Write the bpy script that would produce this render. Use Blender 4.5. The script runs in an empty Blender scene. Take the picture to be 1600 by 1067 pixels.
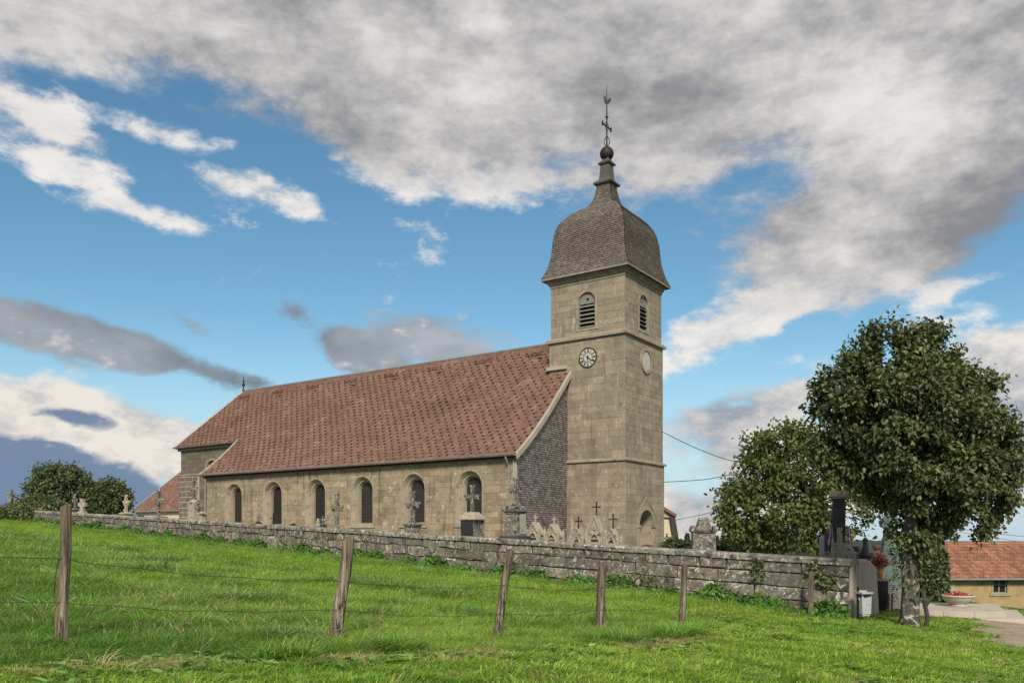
import bpy, math, random
import numpy as np
from mathutils import Vector, Matrix
R = math.radians
rnd = random.Random(7)
rng = np.random.default_rng(7)
scene = bpy.context.scene
C = scene.collection

# ------------------------------------------------------------------ camera
F = 1305.0                                   # focal length in pixels of the 1600 px wide photograph
cam_d = bpy.data.cameras.new('camera'); cam = bpy.data.objects.new('camera', cam_d); C.objects.link(cam)
cam.location = (0, 0, 0); cam.rotation_euler = (R(90), 0, 0)
cam_d.sensor_width = 36; cam_d.lens = 36 * F / 1600; cam_d.shift_y = (837 - 533.5) / 1600
cam_d.clip_end = 20000; cam_d.clip_start = 0.05
scene.camera = cam
scene.view_settings.view_transform = 'Standard'; scene.view_settings.look = 'None'
scene.view_settings.gamma = 1; scene.view_settings.exposure = 0.25
scene.render.engine = 'CYCLES'
scene.cycles.max_bounces = 5; scene.cycles.diffuse_bounces = 3; scene.cycles.transparent_max_bounces = 8
scene.cycles.use_denoising = False

# ------------------------------------------------------------------ sun and sky
SUN_EL, SUN_AZ = R(36), math.atan2(0.0, -1.0)          # azimuth from +Y towards +X
sd = Vector((math.sin(SUN_AZ) * math.cos(SUN_EL), math.cos(SUN_AZ) * math.cos(SUN_EL), math.sin(SUN_EL)))
sl = bpy.data.lights.new('sun', 'SUN'); sun = bpy.data.objects.new('sun', sl); C.objects.link(sun)
sl.energy = 3.9; sl.angle = R(11); sl.color = (1.0, 0.93, 0.82)
sun.rotation_euler = sd.to_track_quat('Z', 'Y').to_euler(); sun.location = (0, -40, 60)

world = bpy.data.worlds.new('World'); scene.world = world; world.use_nodes = True
def build_sky():
    nt = world.node_tree; N = nt.nodes; L = nt.links
    N.clear()
    out = N.new('ShaderNodeOutputWorld'); bg = N.new('ShaderNodeBackground'); L.new(bg.outputs[0], out.inputs[0])
    bg.inputs[1].default_value = 0.085
    sky = N.new('ShaderNodeTexSky'); sky.sky_type = 'NISHITA'; sky.sun_disc = False
    sky.sun_elevation = SUN_EL; sky.sun_rotation = SUN_AZ; sky.dust_density = 0.0; sky.air_density = 1.0; sky.ozone_density = 1.6
    def val(x, sock):
        if isinstance(x, (int, float)): sock.default_value = x
        else: L.new(x, sock)
    def m(op, a, b=0.0, c=0.0, clamp=False):
        n = N.new('ShaderNodeMath'); n.operation = op; n.use_clamp = clamp
        for i, v in enumerate((a, b, c)): val(v, n.inputs[i])
        return n.outputs[0]
    def mapr(v, a, b, c=0.0, d=1.0, smooth=True):
        n = N.new('ShaderNodeMapRange'); n.interpolation_type = 'SMOOTHSTEP' if smooth else 'LINEAR'
        for s, x in zip(n.inputs, (v, a, b, c, d)): val(x, s)
        return n.outputs[0]
    def mix(f, a, b, mode='MIX'):
        n = N.new('ShaderNodeMix'); n.data_type = 'RGBA'; n.blend_type = mode
        val(f, n.inputs[0])
        for s, v in ((n.inputs[6], a), (n.inputs[7], b)):
            if isinstance(v, tuple): s.default_value = (*v, 1)
            else: L.new(v, s)
        return n.outputs[2]
    tc = N.new('ShaderNodeTexCoord'); sep = N.new('ShaderNodeSeparateXYZ'); L.new(tc.outputs['Generated'], sep.inputs[0])
    x, y, z = sep.outputs
    az = m('ARCTAN2', x, y); el = m('ARCSINE', z)
    # cloud layer coordinates: direction squeezed in height so that the far layers lie flat
    q = N.new('ShaderNodeCombineXYZ'); L.new(x, q.inputs[0]); L.new(y, q.inputs[1]); L.new(m('MULTIPLY', z, 1.9), q.inputs[2])
    def noise(scale, detail, rough, lac=2.1, off=0.0, dist=0.0):
        mp = N.new('ShaderNodeVectorMath'); L.new(q.outputs[0], mp.inputs[0]); mp.inputs[1].default_value = (off, off * .7, off * .3)
        n = N.new('ShaderNodeTexNoise'); L.new(mp.outputs[0], n.inputs['Vector'])
        n.inputs['Scale'].default_value = scale; n.inputs['Detail'].default_value = detail
        n.inputs['Roughness'].default_value = rough; n.inputs['Lacunarity'].default_value = lac; n.inputs['Distortion'].default_value = dist
        return n
    wn = noise(4.5, 4, 0.55, off=6.3)
    sub = N.new('ShaderNodeVectorMath'); sub.operation = 'SUBTRACT'; L.new(wn.outputs['Color'], sub.inputs[0]); sub.inputs[1].default_value = (.5, .5, .5)
    scl = N.new('ShaderNodeVectorMath'); scl.operation = 'MULTIPLY'; L.new(sub.outputs[0], scl.inputs[0]); scl.inputs[1].default_value = (.16, .045, 0)
    ae = N.new('ShaderNodeCombineXYZ'); L.new(az, ae.inputs[0]); L.new(el, ae.inputs[1])
    W = N.new('ShaderNodeVectorMath'); W.operation = 'ADD'; L.new(ae.outputs[0], W.inputs[0]); L.new(scl.outputs[0], W.inputs[1])
    sepw = N.new('ShaderNodeSeparateXYZ'); L.new(W.outputs[0], sepw.inputs[0])
    elw = sepw.outputs[1]
    frames = {}
    def frame(rot):            # warped sky coordinates turned by rot degrees, shared by all cloud masses of that slant
        if rot not in frames:
            c_, s_ = math.cos(R(rot)), math.sin(R(rot)); cb = N.new('ShaderNodeCombineXYZ')
            for i, v in enumerate(((c_, -s_, 0), (s_, c_, 0))):
                dp = N.new('ShaderNodeVectorMath'); dp.operation = 'DOT_PRODUCT'; L.new(W.outputs[0], dp.inputs[0]); dp.inputs[1].default_value = v; L.new(dp.outputs['Value'], cb.inputs[i])
            frames[rot] = cb.outputs[0]
        return frames[rot]
    def blob(px, py, rx, ry, rot=0.0):
        a = math.atan((px - 800) / F); e = math.atan((837 - py) / math.hypot(F, px - 800))
        rot = min((0, 8, 16, 25, -15), key=lambda q: abs(q - rot)); c_, s_ = math.cos(R(rot)), math.sin(R(rot))
        ca = math.cos(a); sx, sy = 1 / (rx / F * ca * ca), 1 / (ry / F * ca * math.cos(e) ** 2)
        n = N.new('ShaderNodeVectorMath'); n.operation = 'MULTIPLY_ADD'; L.new(frame(rot), n.inputs[0]); n.inputs[1].default_value = (sx, sy, 0)
        n.inputs[2].default_value = (-(c_ * a - s_ * e) * sx, -(s_ * a + c_ * e) * sy, 0)
        g = N.new('ShaderNodeTexGradient'); g.gradient_type = 'SPHERICAL'; L.new(n.outputs[0], g.inputs[0])
        return g.outputs['Fac']
    def total(start, items):
        acc = start
        for b in items:
            w = b[0]; acc = m('MULTIPLY_ADD', blob(*b[1:]), w, acc)
        return acc
    f1 = noise(6.0, 7, 0.56, off=1.7).outputs['Fac']
    f2 = noise(2.6, 3, 0.5, off=9.2).outputs['Fac']
    f3 = noise(23, 6, 0.64, off=5.5).outputs['Fac']
    c1, c2, c3 = (m('SUBTRACT', f, .5) for f in (f1, f2, f3))
    def dens(b, k1, k3, lo, hi, top=1.0):
        return mapr(m('MULTIPLY_ADD', c3, k3, m('MULTIPLY_ADD', c1, k1, b)), lo, hi, 0, top)
    # --- clear sky: physical sky, graded towards the cyan of the photograph
    hs = N.new('ShaderNodeHueSaturation'); L.new(sky.outputs[0], hs.inputs['Color']); hs.inputs['Saturation'].default_value = 1.12
    col = mix(1.0, hs.outputs[0], (.98, 1.22, 1.13), 'MULTIPLY')
    col = mix(mapr(el, R(-1), R(15), .95, 0), col, (5.0, 6.2, 7.4))          # pale air low over the land
    # --- far low bank, cream white
    b = total(-.30, [(1.3, 90, 690, 360, 110, 8), (.6, 60, 640, 260, 50, 6), (.7, 320, 700, 160, 70, 6), (1.3, 1590, 640, 230, 150, 0), (.75, 1120, 650, 190, 75, -5),
                     (.75, 1130, 780, 280, 120, 0), (1.0, 1570, 565, 190, 70, -10), (.6, 1130, 520, 170, 60, -20), (.5, 1600, 760, 300, 100, 0), (.9, 1250, 610, 200, 60, -15), (.9, 1330, 720, 260, 90, 0), (1.0, 1180, 700, 200, 70, 0), (.9, 1090, 840, 300, 70, 0)])
    d = dens(b, 2.6, 1.0, .0, .6, .96)
    shade = m('MULTIPLY_ADD', c3, 2.2, m('MULTIPLY_ADD', c1, 2.4, total(.74, [(-1.0, 1590, 700, 200, 90, 0), (-.6, 1130, 640, 220, 60, -5), (-.5, 1120, 810, 250, 60, 0)])), clamp=True)
    col = mix(d, col, mix(shade, (3.3, 3.7, 4.3), (8.6, 7.9, 7.1)))
    # --- blue grey bank near the ground, left
    b = total(-.30, [(1.7, -10, 790, 230, 140, 25), (1.5, 190, 805, 250, 95, 18), (.6, 90, 655, 75, 22, 8)])
    d = dens(b, 1.6, .7, .02, .30, .96)
    col = mix(d, col, mix(f2, (1.1, 1.85, 3.2), (1.9, 2.7, 4.0)))
    # --- dark ragged strip
    b = total(-.40, [(1.5, 60, 520, 230, 60, 8), (1.5, 250, 560, 230, 52, 15), (.95, 400, 592, 130, 34, 12), (1.4, 550, 532, 170, 55, 26), (.8, 610, 560, 90, 40, 25),
                     (1.4, 725, 535, 190, 58, 5), (.8, 300, 505, 70, 30, 25), (.7, 480, 492, 50, 25, 10), (.6, 1170, 640, 130, 36, 0)])
    d = dens(b, 2.8, 1.4, .0, .8, .9)
    shade = m('MULTIPLY_ADD', c1, 2.4, total(.35, [(.9, 790, 535, 160, 40, 0), (.3, 560, 500, 160, 40, 0)]), clamp=True)
    col = mix(d, col, mix(shade, (1.6, 1.78, 2.0), (4.5, 4.6, 4.8)))
    # --- white heaps; the same broken cloud goes on all round outside the view
    b = total(mapr(m('ABSOLUTE', az), R(38), R(65), -.52, .12), [(1.5, 95, 262, 140, 32, 0), (1.6, 185, 322, 180, 34, 8), (1.45, 260, 212, 190, 32, 3), (1.1, 80, 196, 80, 36, 10), (1.15, 380, 295, 140, 46, 5), (.8, 430, 285, 90, 60, 30),
                     (.9, 495, 335, 60, 34, 20), (.9, 92, 368, 40, 18, 0), (1.5, 620, 275, 230, 72, 8), (1.4, 820, 285, 160, 64, 0),
                     (1.5, 1090, 520, 160, 75, -18), (1.5, 1230, 455, 210, 62, -18), (.95, 1480, 455, 230, 34, -13), (1.0, 1140, 395, 60, 22, 0), (.8, 1500, 500, 160, 30, 0), (.8, 1180, 580, 210, 26, -12)])
    d = dens(b, 3.6, 2.2, -.02, .95, .97)
    shade = mapr(m('MULTIPLY_ADD', c3, 2.4, m('MULTIPLY_ADD', c1, 3.4, .72)), -.15, 1.45)
    col = mix(d, col, mix(shade, (4.6, 4.9, 5.4), (9.0, 8.7, 8.3)))
    # --- high grey deck: closes the sky above, ragged lower edge in view
    deck = mapr(elw, R(20.5), R(29), -.45, 1.25, smooth=False)
    b = total(deck, [(1.0, 760, 190, 420, 150, 5), (1.25, 1330, 260, 420, 230, -8), (1.1, 1500, 330, 320, 150, -12), (.95, 1330, 390, 280, 110, -15), (.7, 1040, 270, 200, 110, 0), (.7, 590, 250, 240, 90, 10),
                     (-1.0, 350, 225, 330, 75, 6), (-1.0, 130, 165, 170, 55, 5), (-.75, 920, 235, 120, 45, 0), (-.6, 1180, 285, 140, 45, 0), (-.5, 300, 130, 260, 45, 0), (.9, 1050, 130, 300, 130, 0), (.9, 1230, 350, 260, 110, -15), (.7, 1350, 420, 260, 70, -15), (.6, 1180, 440, 120, 60, -15)])
    d = dens(b, 3.0, 1.5, -.1, 1.0, .985)
    shade = mapr(m('MULTIPLY_ADD', c3, 1.25, m('MULTIPLY_ADD', c1, 2.0, m('MULTIPLY_ADD', c2, 1.1,
              total(.50, [(.55, 1290, 170, 260, 140, 20), (.4, 730, 20, 130, 60, 0), (.35, 640, 290, 240, 80, 0), (.35, 1060, 290, 220, 90, 0), (-.9, 1590, 330, 260, 180, -20), (-.08, 300, 70, 400, 120, 0),
                          (.35, 1200, 440, 260, 70, -15)])))), -.25, 1.3)
    col = mix(d, col, mix(shade, (2.5, 2.52, 2.62), (8.3, 8.0, 7.7)))
    L.new(col, bg.inputs[0])
build_sky()
world.cycles.sampling_method = 'MANUAL'; world.cycles.sample_map_resolution = 512

# ------------------------------------------------------------------ helpers
def lin(r, g, b):
    f = lambda c: (c / 255 / 12.92) if c / 255 <= .04045 else ((c / 255 + .055) / 1.055) ** 2.4
    return (f(r), f(g), f(b))
def px(x, y, Y):
    return Vector(((x - 800) / F * Y, Y, (837 - y) / F * Y))
class MB:
    """collects faces, then becomes one mesh object"""
    def __init__(s): s.v = []; s.f = []
    def add(s, vs, fs):
        o = len(s.v); s.v += [tuple(p) for p in vs]; s.f += [tuple(i + o for i in f) for f in fs]; return s
    def quad(s, *p): return s.add(p, [tuple(range(len(p)))])
    def box(s, x0, x1, y0, y1, z0, z1, M=None, taper=(1, 1)):
        cx, cy = (x0 + x1) / 2, (y0 + y1) / 2
        t = lambda x, y: (cx + (x - cx) * taper[0], cy + (y - cy) * taper[1])
        v = [(x0, y0, z0), (x1, y0, z0), (x1, y1, z0), (x0, y1, z0)]
        v += [(*t(x, y), z1) for x, y in ((x0, y0), (x1, y0), (x1, y1), (x0, y1))]
        if M is not None: v = [tuple(M @ Vector(p)) for p in v]
        return s.add(v, [(0, 3, 2, 1), (4, 5, 6, 7), (0, 1, 5, 4), (1, 2, 6, 5), (2, 3, 7, 6), (3, 0, 4, 7)])
    def cbox(s, c, w, d, h, **k):
        return s.box(c[0] - w / 2, c[0] + w / 2, c[1] - d / 2, c[1] + d / 2, c[2], c[2] + h, **k)
    def lathe(s, prof, c=(0, 0, 0), n=16, M=None, sq=None):
        v = []; f = []
        for r, z in prof:
            for k in range(n):
                a = 2 * math.pi * (k + .5) / n
                p = (c[0] + r * math.cos(a), c[1] + r * math.sin(a), c[2] + z)
                v.append(tuple(M @ Vector(p)) if M is not None else p)
        for i in range(len(prof) - 1):
            for k in range(n):
                f.append((i * n + k, i * n + (k + 1) % n, (i + 1) * n + (k + 1) % n, (i + 1) * n + k))
        f.append(tuple(range(n))[::-1]); f.append(tuple((len(prof) - 1) * n + k for k in range(n)))
        return s.add(v, f)
    def ball(s, c, r, n=10, sz=1.0):
        m_ = max(4, n // 2 + 1)
        return s.lathe([(max(.001, r * math.sin(math.pi * i / m_)), -r * sz * math.cos(math.pi * i / m_)) for i in range(m_ + 1)], c, n)
    def tube(s, pts, rad, n=8, cap=True):
        pts = [Vector(p) for p in pts]
        if not hasattr(rad, '__len__'): rad = [rad] * len(pts)
        v = []; f = []; up = Vector((0, 0, 1)); prev = None
        for i, p in enumerate(pts):
            d = (pts[min(i + 1, len(pts) - 1)] - pts[max(i - 1, 0)]).normalized()
            if prev is None:
                a = d.cross(up) if abs(d.dot(up)) < .95 else d.cross(Vector((1, 0, 0)))
            else:
                a = prev - d * prev.dot(d)
            a.normalize(); prev = a; b = d.cross(a)
            for k in range(n):
                t = 2 * math.pi * k / n
                v.append(p + (a * math.cos(t) + b * math.sin(t)) * rad[i])
        for i in range(len(pts) - 1):
            for k in range(n):
                f.append((i * n + k, i * n + (k + 1) % n, (i + 1) * n + (k + 1) % n, (i + 1) * n + k))
        if cap: f.append(tuple(range(n))[::-1]); f.append(tuple((len(pts) - 1) * n + k for k in range(n)))
        return s.add(v, f)
    def prism(s, poly, fmap, d0, d1, inset=0.0, back=True):
        """poly (u,w) extruded along depth through fmap(u,w,depth)->xyz; front at d1 pulled in by inset"""
        n = len(poly)
        cu = sum(p[0] for p in poly) / n; cw = sum(p[1] for p in poly) / n
        ins = []
        for u, w in poly:
            l = math.hypot(u - cu, w - cw) or 1
            ins.append((u - (1 if u > cu else -1) * min(inset, abs(u - cu)), w - (1 if w > cw else -1) * min(inset, abs(w - cw))) if inset else (u, w))
        v = [fmap(u, w, d0) for u, w in poly]; f = [tuple(range(n))[::-1]] if back else []
        if inset:
            dm = d1 - min(inset, (d1 - d0) * .6)
            v += [fmap(u, w, dm) for u, w in poly] + [fmap(u, w, d1) for u, w in ins]; rings = 3
        else:
            v += [fmap(u, w, d1) for u, w in ins]; rings = 2
        for r in range(rings - 1):
            for k in range(n): f.append((r * n + k, r * n + (k + 1) % n, (r + 1) * n + (k + 1) % n, (r + 1) * n + k))
        f.append(tuple((rings - 1) * n + k for k in range(n)))
        return s.add(v, f)
    def build(s, name, mat, parent=None, smooth=False, kind=None):
        me = bpy.data.meshes.new(name); me.from_pydata(s.v, [], s.f); me.update()
        return link(name, me, mat, parent, smooth, kind)
def link(name, me, mat, parent=None, smooth=False, kind=None):
    if mat is not None and len(me.materials) == 0: me.materials.append(mat)
    if smooth: me.polygons.foreach_set('use_smooth', [True] * len(me.polygons))
    o = bpy.data.objects.new(name, me); C.objects.link(o)
    if parent is not None: o.parent = parent
    if kind: o['kind'] = kind
    return o
def np_mesh(name, V, Fq, mat, parent=None, kind=None, smooth=False, colors=None):
    me = bpy.data.meshes.new(name); k = Fq.shape[1]
    me.vertices.add(len(V)); me.vertices.foreach_set('co', np.ascontiguousarray(V, np.float32).ravel())
    me.loops.add(Fq.size); me.loops.foreach_set('vertex_index', np.ascontiguousarray(Fq, np.int32).ravel())
    me.polygons.add(len(Fq)); me.polygons.foreach_set('loop_start', np.arange(0, Fq.size, k, dtype=np.int32))
    me.polygons.foreach_set('loop_total', np.full(len(Fq), k, np.int32))
    if colors is not None:
        a = me.color_attributes.new('tint', 'FLOAT_COLOR', 'POINT'); a.data.foreach_set('color', np.ascontiguousarray(colors, np.float32).ravel())
    me.update(calc_edges=True)
    return link(name, me, mat, parent, smooth, kind)
def tag(o, label, cat, group=None):
    o['label'] = label; o['category'] = cat
    if group: o['group'] = group
    return o
def thing(name, label, cat, loc=(0, 0, 0), rz=0.0, group=None):
    o = bpy.data.objects.new(name, None); C.objects.link(o); o.location = loc; o.rotation_euler = (0, 0, rz)
    o.empty_display_size = .2
    return tag(o, label, cat, group)
def struct(o): o['kind'] = 'structure'; return o

# ------------------------------------------------------------------ materials
def nmat(name):
    mt = bpy.data.materials.new(name); mt.use_nodes = True
    nt = mt.node_tree; return mt, nt, nt.nodes, nt.links, nt.nodes['Principled BSDF']
def surf(name, c, c2=None, scale=3.0, rough=.85, bump=.25, bscale=25, rand=.18, spots=(), metallic=0, spec=.3, stretch=(1, 1, 1), detail=6, contrast=1.0):
    """procedural surface: two tones by noise, per piece variation, coloured spots with a shape of their own, fine relief"""
    mt, nt, N, L, P = nmat(name)
    c2 = c2 or tuple(x * .72 for x in c)
    tc = N.new('ShaderNodeTexCoord'); mp = N.new('ShaderNodeMapping'); L.new(tc.outputs['Object'], mp.inputs[0]); mp.inputs[3].default_value = stretch
    oi = N.new('ShaderNodeObjectInfo'); ge = N.new('ShaderNodeNewGeometry')
    ad = N.new('ShaderNodeMath'); L.new(oi.outputs['Random'], ad.inputs[0]); L.new(ge.outputs['Random Per Island'], ad.inputs[1])
    fr = N.new('ShaderNodeMath'); fr.operation = 'FRACT'; L.new(ad.outputs[0], fr.inputs[0])
    no = N.new('ShaderNodeTexNoise'); L.new(mp.outputs[0], no.inputs['Vector']); no.inputs['Scale'].default_value = scale; no.inputs['Detail'].default_value = detail; no.inputs['Roughness'].default_value = .62
    mr = N.new('ShaderNodeMapRange'); L.new(no.outputs['Fac'], mr.inputs[0]); mr.inputs[1].default_value = .5 - .2 / contrast; mr.inputs[2].default_value = .5 + .2 / contrast
    mx = N.new('ShaderNodeMix'); mx.data_type = 'RGBA'; L.new(mr.outputs[0], mx.inputs[0]); mx.inputs[6].default_value = (*c2, 1); mx.inputs[7].default_value = (*c, 1)
    col = mx.outputs[2]
    for k, sp_ in enumerate(spots):
        sc, lo, hi, sca = sp_[:4]; m3 = mp
        if len(sp_) > 4: m3 = N.new('ShaderNodeMapping'); L.new(tc.outputs['Object'], m3.inputs[0]); m3.inputs[3].default_value = sp_[4]
        n2 = N.new('ShaderNodeTexNoise'); L.new(m3.outputs[0], n2.inputs['Vector']); n2.inputs['Scale'].default_value = sca; n2.inputs['Detail'].default_value = 5; n2.inputs['Roughness'].default_value = .65; n2.inputs['Distortion'].default_value = .3 * k
        r2 = N.new('ShaderNodeMapRange'); L.new(n2.outputs['Fac'], r2.inputs[0]); r2.inputs[1].default_value = lo; r2.inputs[2].default_value = hi
        m2 = N.new('ShaderNodeMix'); m2.data_type = 'RGBA'; L.new(r2.outputs[0], m2.inputs[0]); L.new(col, m2.inputs[6]); m2.inputs[7].default_value = (*sc, 1); col = m2.outputs[2]
    if rand:
        v = N.new('ShaderNodeMapRange'); L.new(fr.outputs[0], v.inputs[0]); v.inputs[3].default_value = 1 - rand; v.inputs[4].default_value = 1 + rand
        hv = N.new('ShaderNodeHueSaturation'); L.new(col, hv.inputs['Color']); L.new(v.outputs[0], hv.inputs['Value']); col = hv.outputs[0]
    L.new(col, P.inputs['Base Color']); P.inputs['Roughness'].default_value = rough; P.inputs['Metallic'].default_value = metallic
    P.inputs['Specular IOR Level'].default_value = spec
    if bump:
        nb = N.new('ShaderNodeTexNoise'); L.new(mp.outputs[0], nb.inputs['Vector']); nb.inputs['Scale'].default_value = bscale; nb.inputs['Detail'].default_value = 5
        bp = N.new('ShaderNodeBump'); bp.inputs['Strength'].default_value = bump; bp.inputs['Distance'].default_value = .03; L.new(nb.outputs['Fac'], bp.inputs['Height']); L.new(bp.outputs[0], P.inputs['Normal'])
    return mt
def leafmat(name, c, c2, trans=.35, rand=.35, rough=.5):
    mt, nt, N, L, P = nmat(name)
    ge = N.new('ShaderNodeNewGeometry'); oi = N.new('ShaderNodeObjectInfo')
    mx = N.new('ShaderNodeMix'); mx.data_type = 'RGBA'; L.new(ge.outputs['Random Per Island'], mx.inputs[0]); mx.inputs[6].default_value = (*c, 1); mx.inputs[7].default_value = (*c2, 1)
    tc = N.new('ShaderNodeTexCoord'); no = N.new('ShaderNodeTexNoise'); L.new(tc.outputs['Object'], no.inputs['Vector']); no.inputs['Scale'].default_value = 1.7; no.inputs['Detail'].default_value = 2
    mr = N.new('ShaderNodeMapRange'); L.new(no.outputs['Fac'], mr.inputs[0]); mr.inputs[1].default_value = .35; mr.inputs[2].default_value = .65; mr.inputs[3].default_value = .72; mr.inputs[4].default_value = 1.28
    hv = N.new('ShaderNodeHueSaturation'); L.new(mx.outputs[2], hv.inputs['Color']); L.new(mr.outputs[0], hv.inputs['Value']); mx = hv; mx_out = hv.outputs[0]
    L.new(mx_out, P.inputs['Base Color']); P.inputs['Roughness'].default_value = rough; P.inputs['Specular IOR Level'].default_value = .35
    tr = N.new('ShaderNodeBsdfTranslucent'); hs = N.new('ShaderNodeHueSaturation'); hs.inputs['Saturation'].default_value = 1.15; hs.inputs['Value'].default_value = 1.25
    L.new(mx_out, hs.inputs['Color']); L.new(hs.outputs[0], tr.inputs[0])
    ms = N.new('ShaderNodeMixShader'); ms.inputs[0].default_value = trans; L.new(P.outputs[0], ms.inputs[1]); L.new(tr.outputs[0], ms.inputs[2])
    L.new(ms.outputs[0], N['Material Output'].inputs[0])
    return mt
T = {}
T['ashlar'] = surf('ashlar', (.285, .236, .168), (.205, .168, .118), 1.2, bump=.5, bscale=12, rand=.16, spots=(((.13, .105, .078), .57, .76, 2.0), ((.38, .335, .255), .58, .68, 5.0), ((.14, .115, .088), .57, .74, 2.6, (1, 1, .10)), ((.37, .325, .25), .59, .68, 3.2, (1, 1, .14))))
T['ashlar_nave'] = surf('ashlar_nave', (.315, .252, .165), (.215, .17, .108), 1.0, bump=.5, bscale=13, rand=.2, spots=(((.13, .102, .07), .55, .73, 1.7), ((.44, .39, .29), .585, .66, 3.6), ((.27, .175, .10), .58, .78, 1.0), ((.125, .10, .073), .55, .70, 2.2, (1, 1, .12))))
T['mortar'] = surf('mortar', (.33, .28, .2), (.2, .165, .115), 2, rand=0, bump=.5)
T['mortar_pale'] = surf('mortar_pale', (.52, .47, .38), (.4, .36, .28), 3, rand=0, bump=.5)
T['dressed'] = surf('dressed', (.335, .285, .205), (.23, .19, .13), 2.2, bump=.3, rand=.1, spots=(((.13, .105, .075), .56, .70, 2.6),))
T['ashlar_dark'] = surf('ashlar_dark', (.175, .145, .105), (.11, .09, .066), 1.5, bump=.4, rand=.2)
T['tile'] = surf('tile', (.235, .128, .092), (.175, .094, .07), .5, rough=.8, bump=.2, bscale=40, rand=.25, spots=(((.28, .19, .15), .56, .74, 1.0), ((.105, .073, .06), .58, .72, 1.8), ((.2, .175, .13), .61, .69, 4), ((.12, .08, .065), .56, .7, 1.6, (1, .3, .3))))
T['tile_orange'] = surf('tile_orange', (.29, .128, .078), (.20, .084, .052), .8, rough=.8, bump=.2, rand=.28, spots=(((.13, .07, .05), .53, .70, 2.0), ((.31, .2, .14), .58, .68, 3.0)))
T['tile_base'] = surf('tile_base', (.10, .05, .035), rand=0)
T['guard'] = surf('guard', (.075, .042, .032), rand=.4)
T['shingle'] = surf('shingle', (.225, .185, .155), (.16, .132, .112), .8, rough=.75, bump=.25, bscale=30, rand=.28, spots=(((.28, .235, .2), .55, .68, 2.0),))
T['slate'] = surf('slate', (.36, .315, .30), (.23, .2, .195), 1.0, rough=.6, bump=.2, rand=.42)
T['slate_base'] = surf('slate_base', (.05, .045, .045), rand=0)
T['zinc'] = surf('zinc', (.30, .30, .29), (.2, .2, .19), 2, rough=.5, metallic=.3, rand=.05)
T['paint_pale'] = surf('paint_pale', (.38, .34, .275), (.28, .25, .195), 2, rand=.03)
T['timber_grey'] = surf('timber_grey', (.23, .215, .19), (.15, .14, .125), 4, stretch=(1, 1, .15), rand=.12)
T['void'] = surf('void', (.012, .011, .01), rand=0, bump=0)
T['iron'] = surf('iron', (.035, .028, .024), rough=.6, rand=.1, metallic=.3, spots=(((.09, .045, .025), .55, .7, 12),))
T['glass'] = surf('glass', (.022, .017, .014), (.035, .028, .024), 6, rough=.3, bump=.8, bscale=8, rand=.3, spec=.25)
T['lead'] = surf('lead', (.10, .09, .08), (.07, .063, .055), 3, rough=.6, rand=0)
T['clockface'] = surf('clockface', (.46, .44, .39), (.34, .32, .28), 5, rand=0, bump=0)
T['render_cream'] = surf('render_cream', (.58, .50, .33), (.47, .40, .26), 1.2, rand=0, bump=.2, spots=(((.3, .24, .15), .62, .8, 1.6),))
T['render_yellow'] = surf('render_yellow', (.37, .275, .125), (.29, .21, .095), 1.0, rand=0, bump=.25, spots=(((.18, .125, .06), .52, .74, 1.3),))
T['wallstone'] = surf('wallstone', (.19, .165, .125), (.095, .08, .062), 5.5, bump=.7, bscale=12, rand=.26, contrast=1.1,
                      spots=(((.06, .05, .04), .52, .62, 2.6), ((.22, .175, .115), .56, .68, 1.2), ((.34, .315, .26), .55, .61, 8.5), ((.46, .44, .38), .61, .645, 3.6)))
T['wallcore'] = surf('wallcore', (.115, .098, .075), (.05, .043, .035), 6, rand=0, bump=.8, spots=(((.3, .28, .23), .55, .62, 9),))
T['coping'] = surf('coping', (.27, .245, .19), (.12, .105, .082), 5, bump=.6, rand=.2, spots=(((.05, .044, .035), .52, .62, 3.5), ((.46, .435, .37), .55, .61, 9)))
T['cementwall'] = surf('cementwall', (.40, .335, .26), (.27, .225, .175), 2, bump=.4, rand=.05, stretch=(1, 1, .3), spots=(((.13, .105, .082), .55, .70, 2),))
T['grave_grey'] = surf('grave_grey', (.235, .21, .17), (.085, .075, .062), 6, bump=.7, rand=.15, contrast=1.3, spots=(((.035, .03, .027), .53, .62, 5), ((.42, .395, .33), .57, .63, 12)))
T['grave_pale'] = surf('grave_pale', (.42, .37, .28), (.27, .235, .17), 5, bump=.5, rand=.08, spots=(((.10, .085, .065), .54, .65, 5),))
T['grave_dark'] = surf('grave_dark', (.075, .07, .066), (.04, .037, .035), 5, bump=.2, rand=.1, rough=.5)
T['granite_dark'] = surf('granite_dark', (.03, .03, .033), rough=.15, rand=.05, bump=0, spec=.6)
T['granite_red'] = surf('granite_red', (.14, .075, .06), rough=.3, rand=.05, bump=0)
T['granite_grey'] = surf('granite_grey', (.36, .38, .38), (.28, .3, .3), 20, rough=.4, rand=.05, bump=0)
T['post'] = surf('post', (.25, .19, .13), (.075, .054, .037), 16, bump=1.0, bscale=30, rand=.15, stretch=(1, 1, .09), contrast=1.5, spots=(((.32, .27, .2), .57, .65, 9), ((.04, .03, .022), .56, .62, 14)))
T['wire'] = surf('wire', (.07, .06, .055), rough=.5, metallic=.6, rand=0, bump=0)
T['cable'] = surf('cable', (.02, .02, .02), rand=0, bump=0)
T['bark'] = surf('bark', (.13, .108, .086), (.035, .029, .023), 5, bump=.9, bscale=12, rand=0, spots=(((.40, .37, .32), .545, .60, 6), ((.022, .018, .015), .55, .62, 4)))
T['bark_dark'] = surf('bark_dark', (.07, .055, .042), bump=.6, rand=0)
T['leaf_main'] = leafmat('leaf_main', (.05, .07, .024), (.165, .19, .078), trans=.25)
T['leaf_red'] = leafmat('leaf_red', (.075, .112, .03), (.165, .185, .062), trans=.35)
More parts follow.
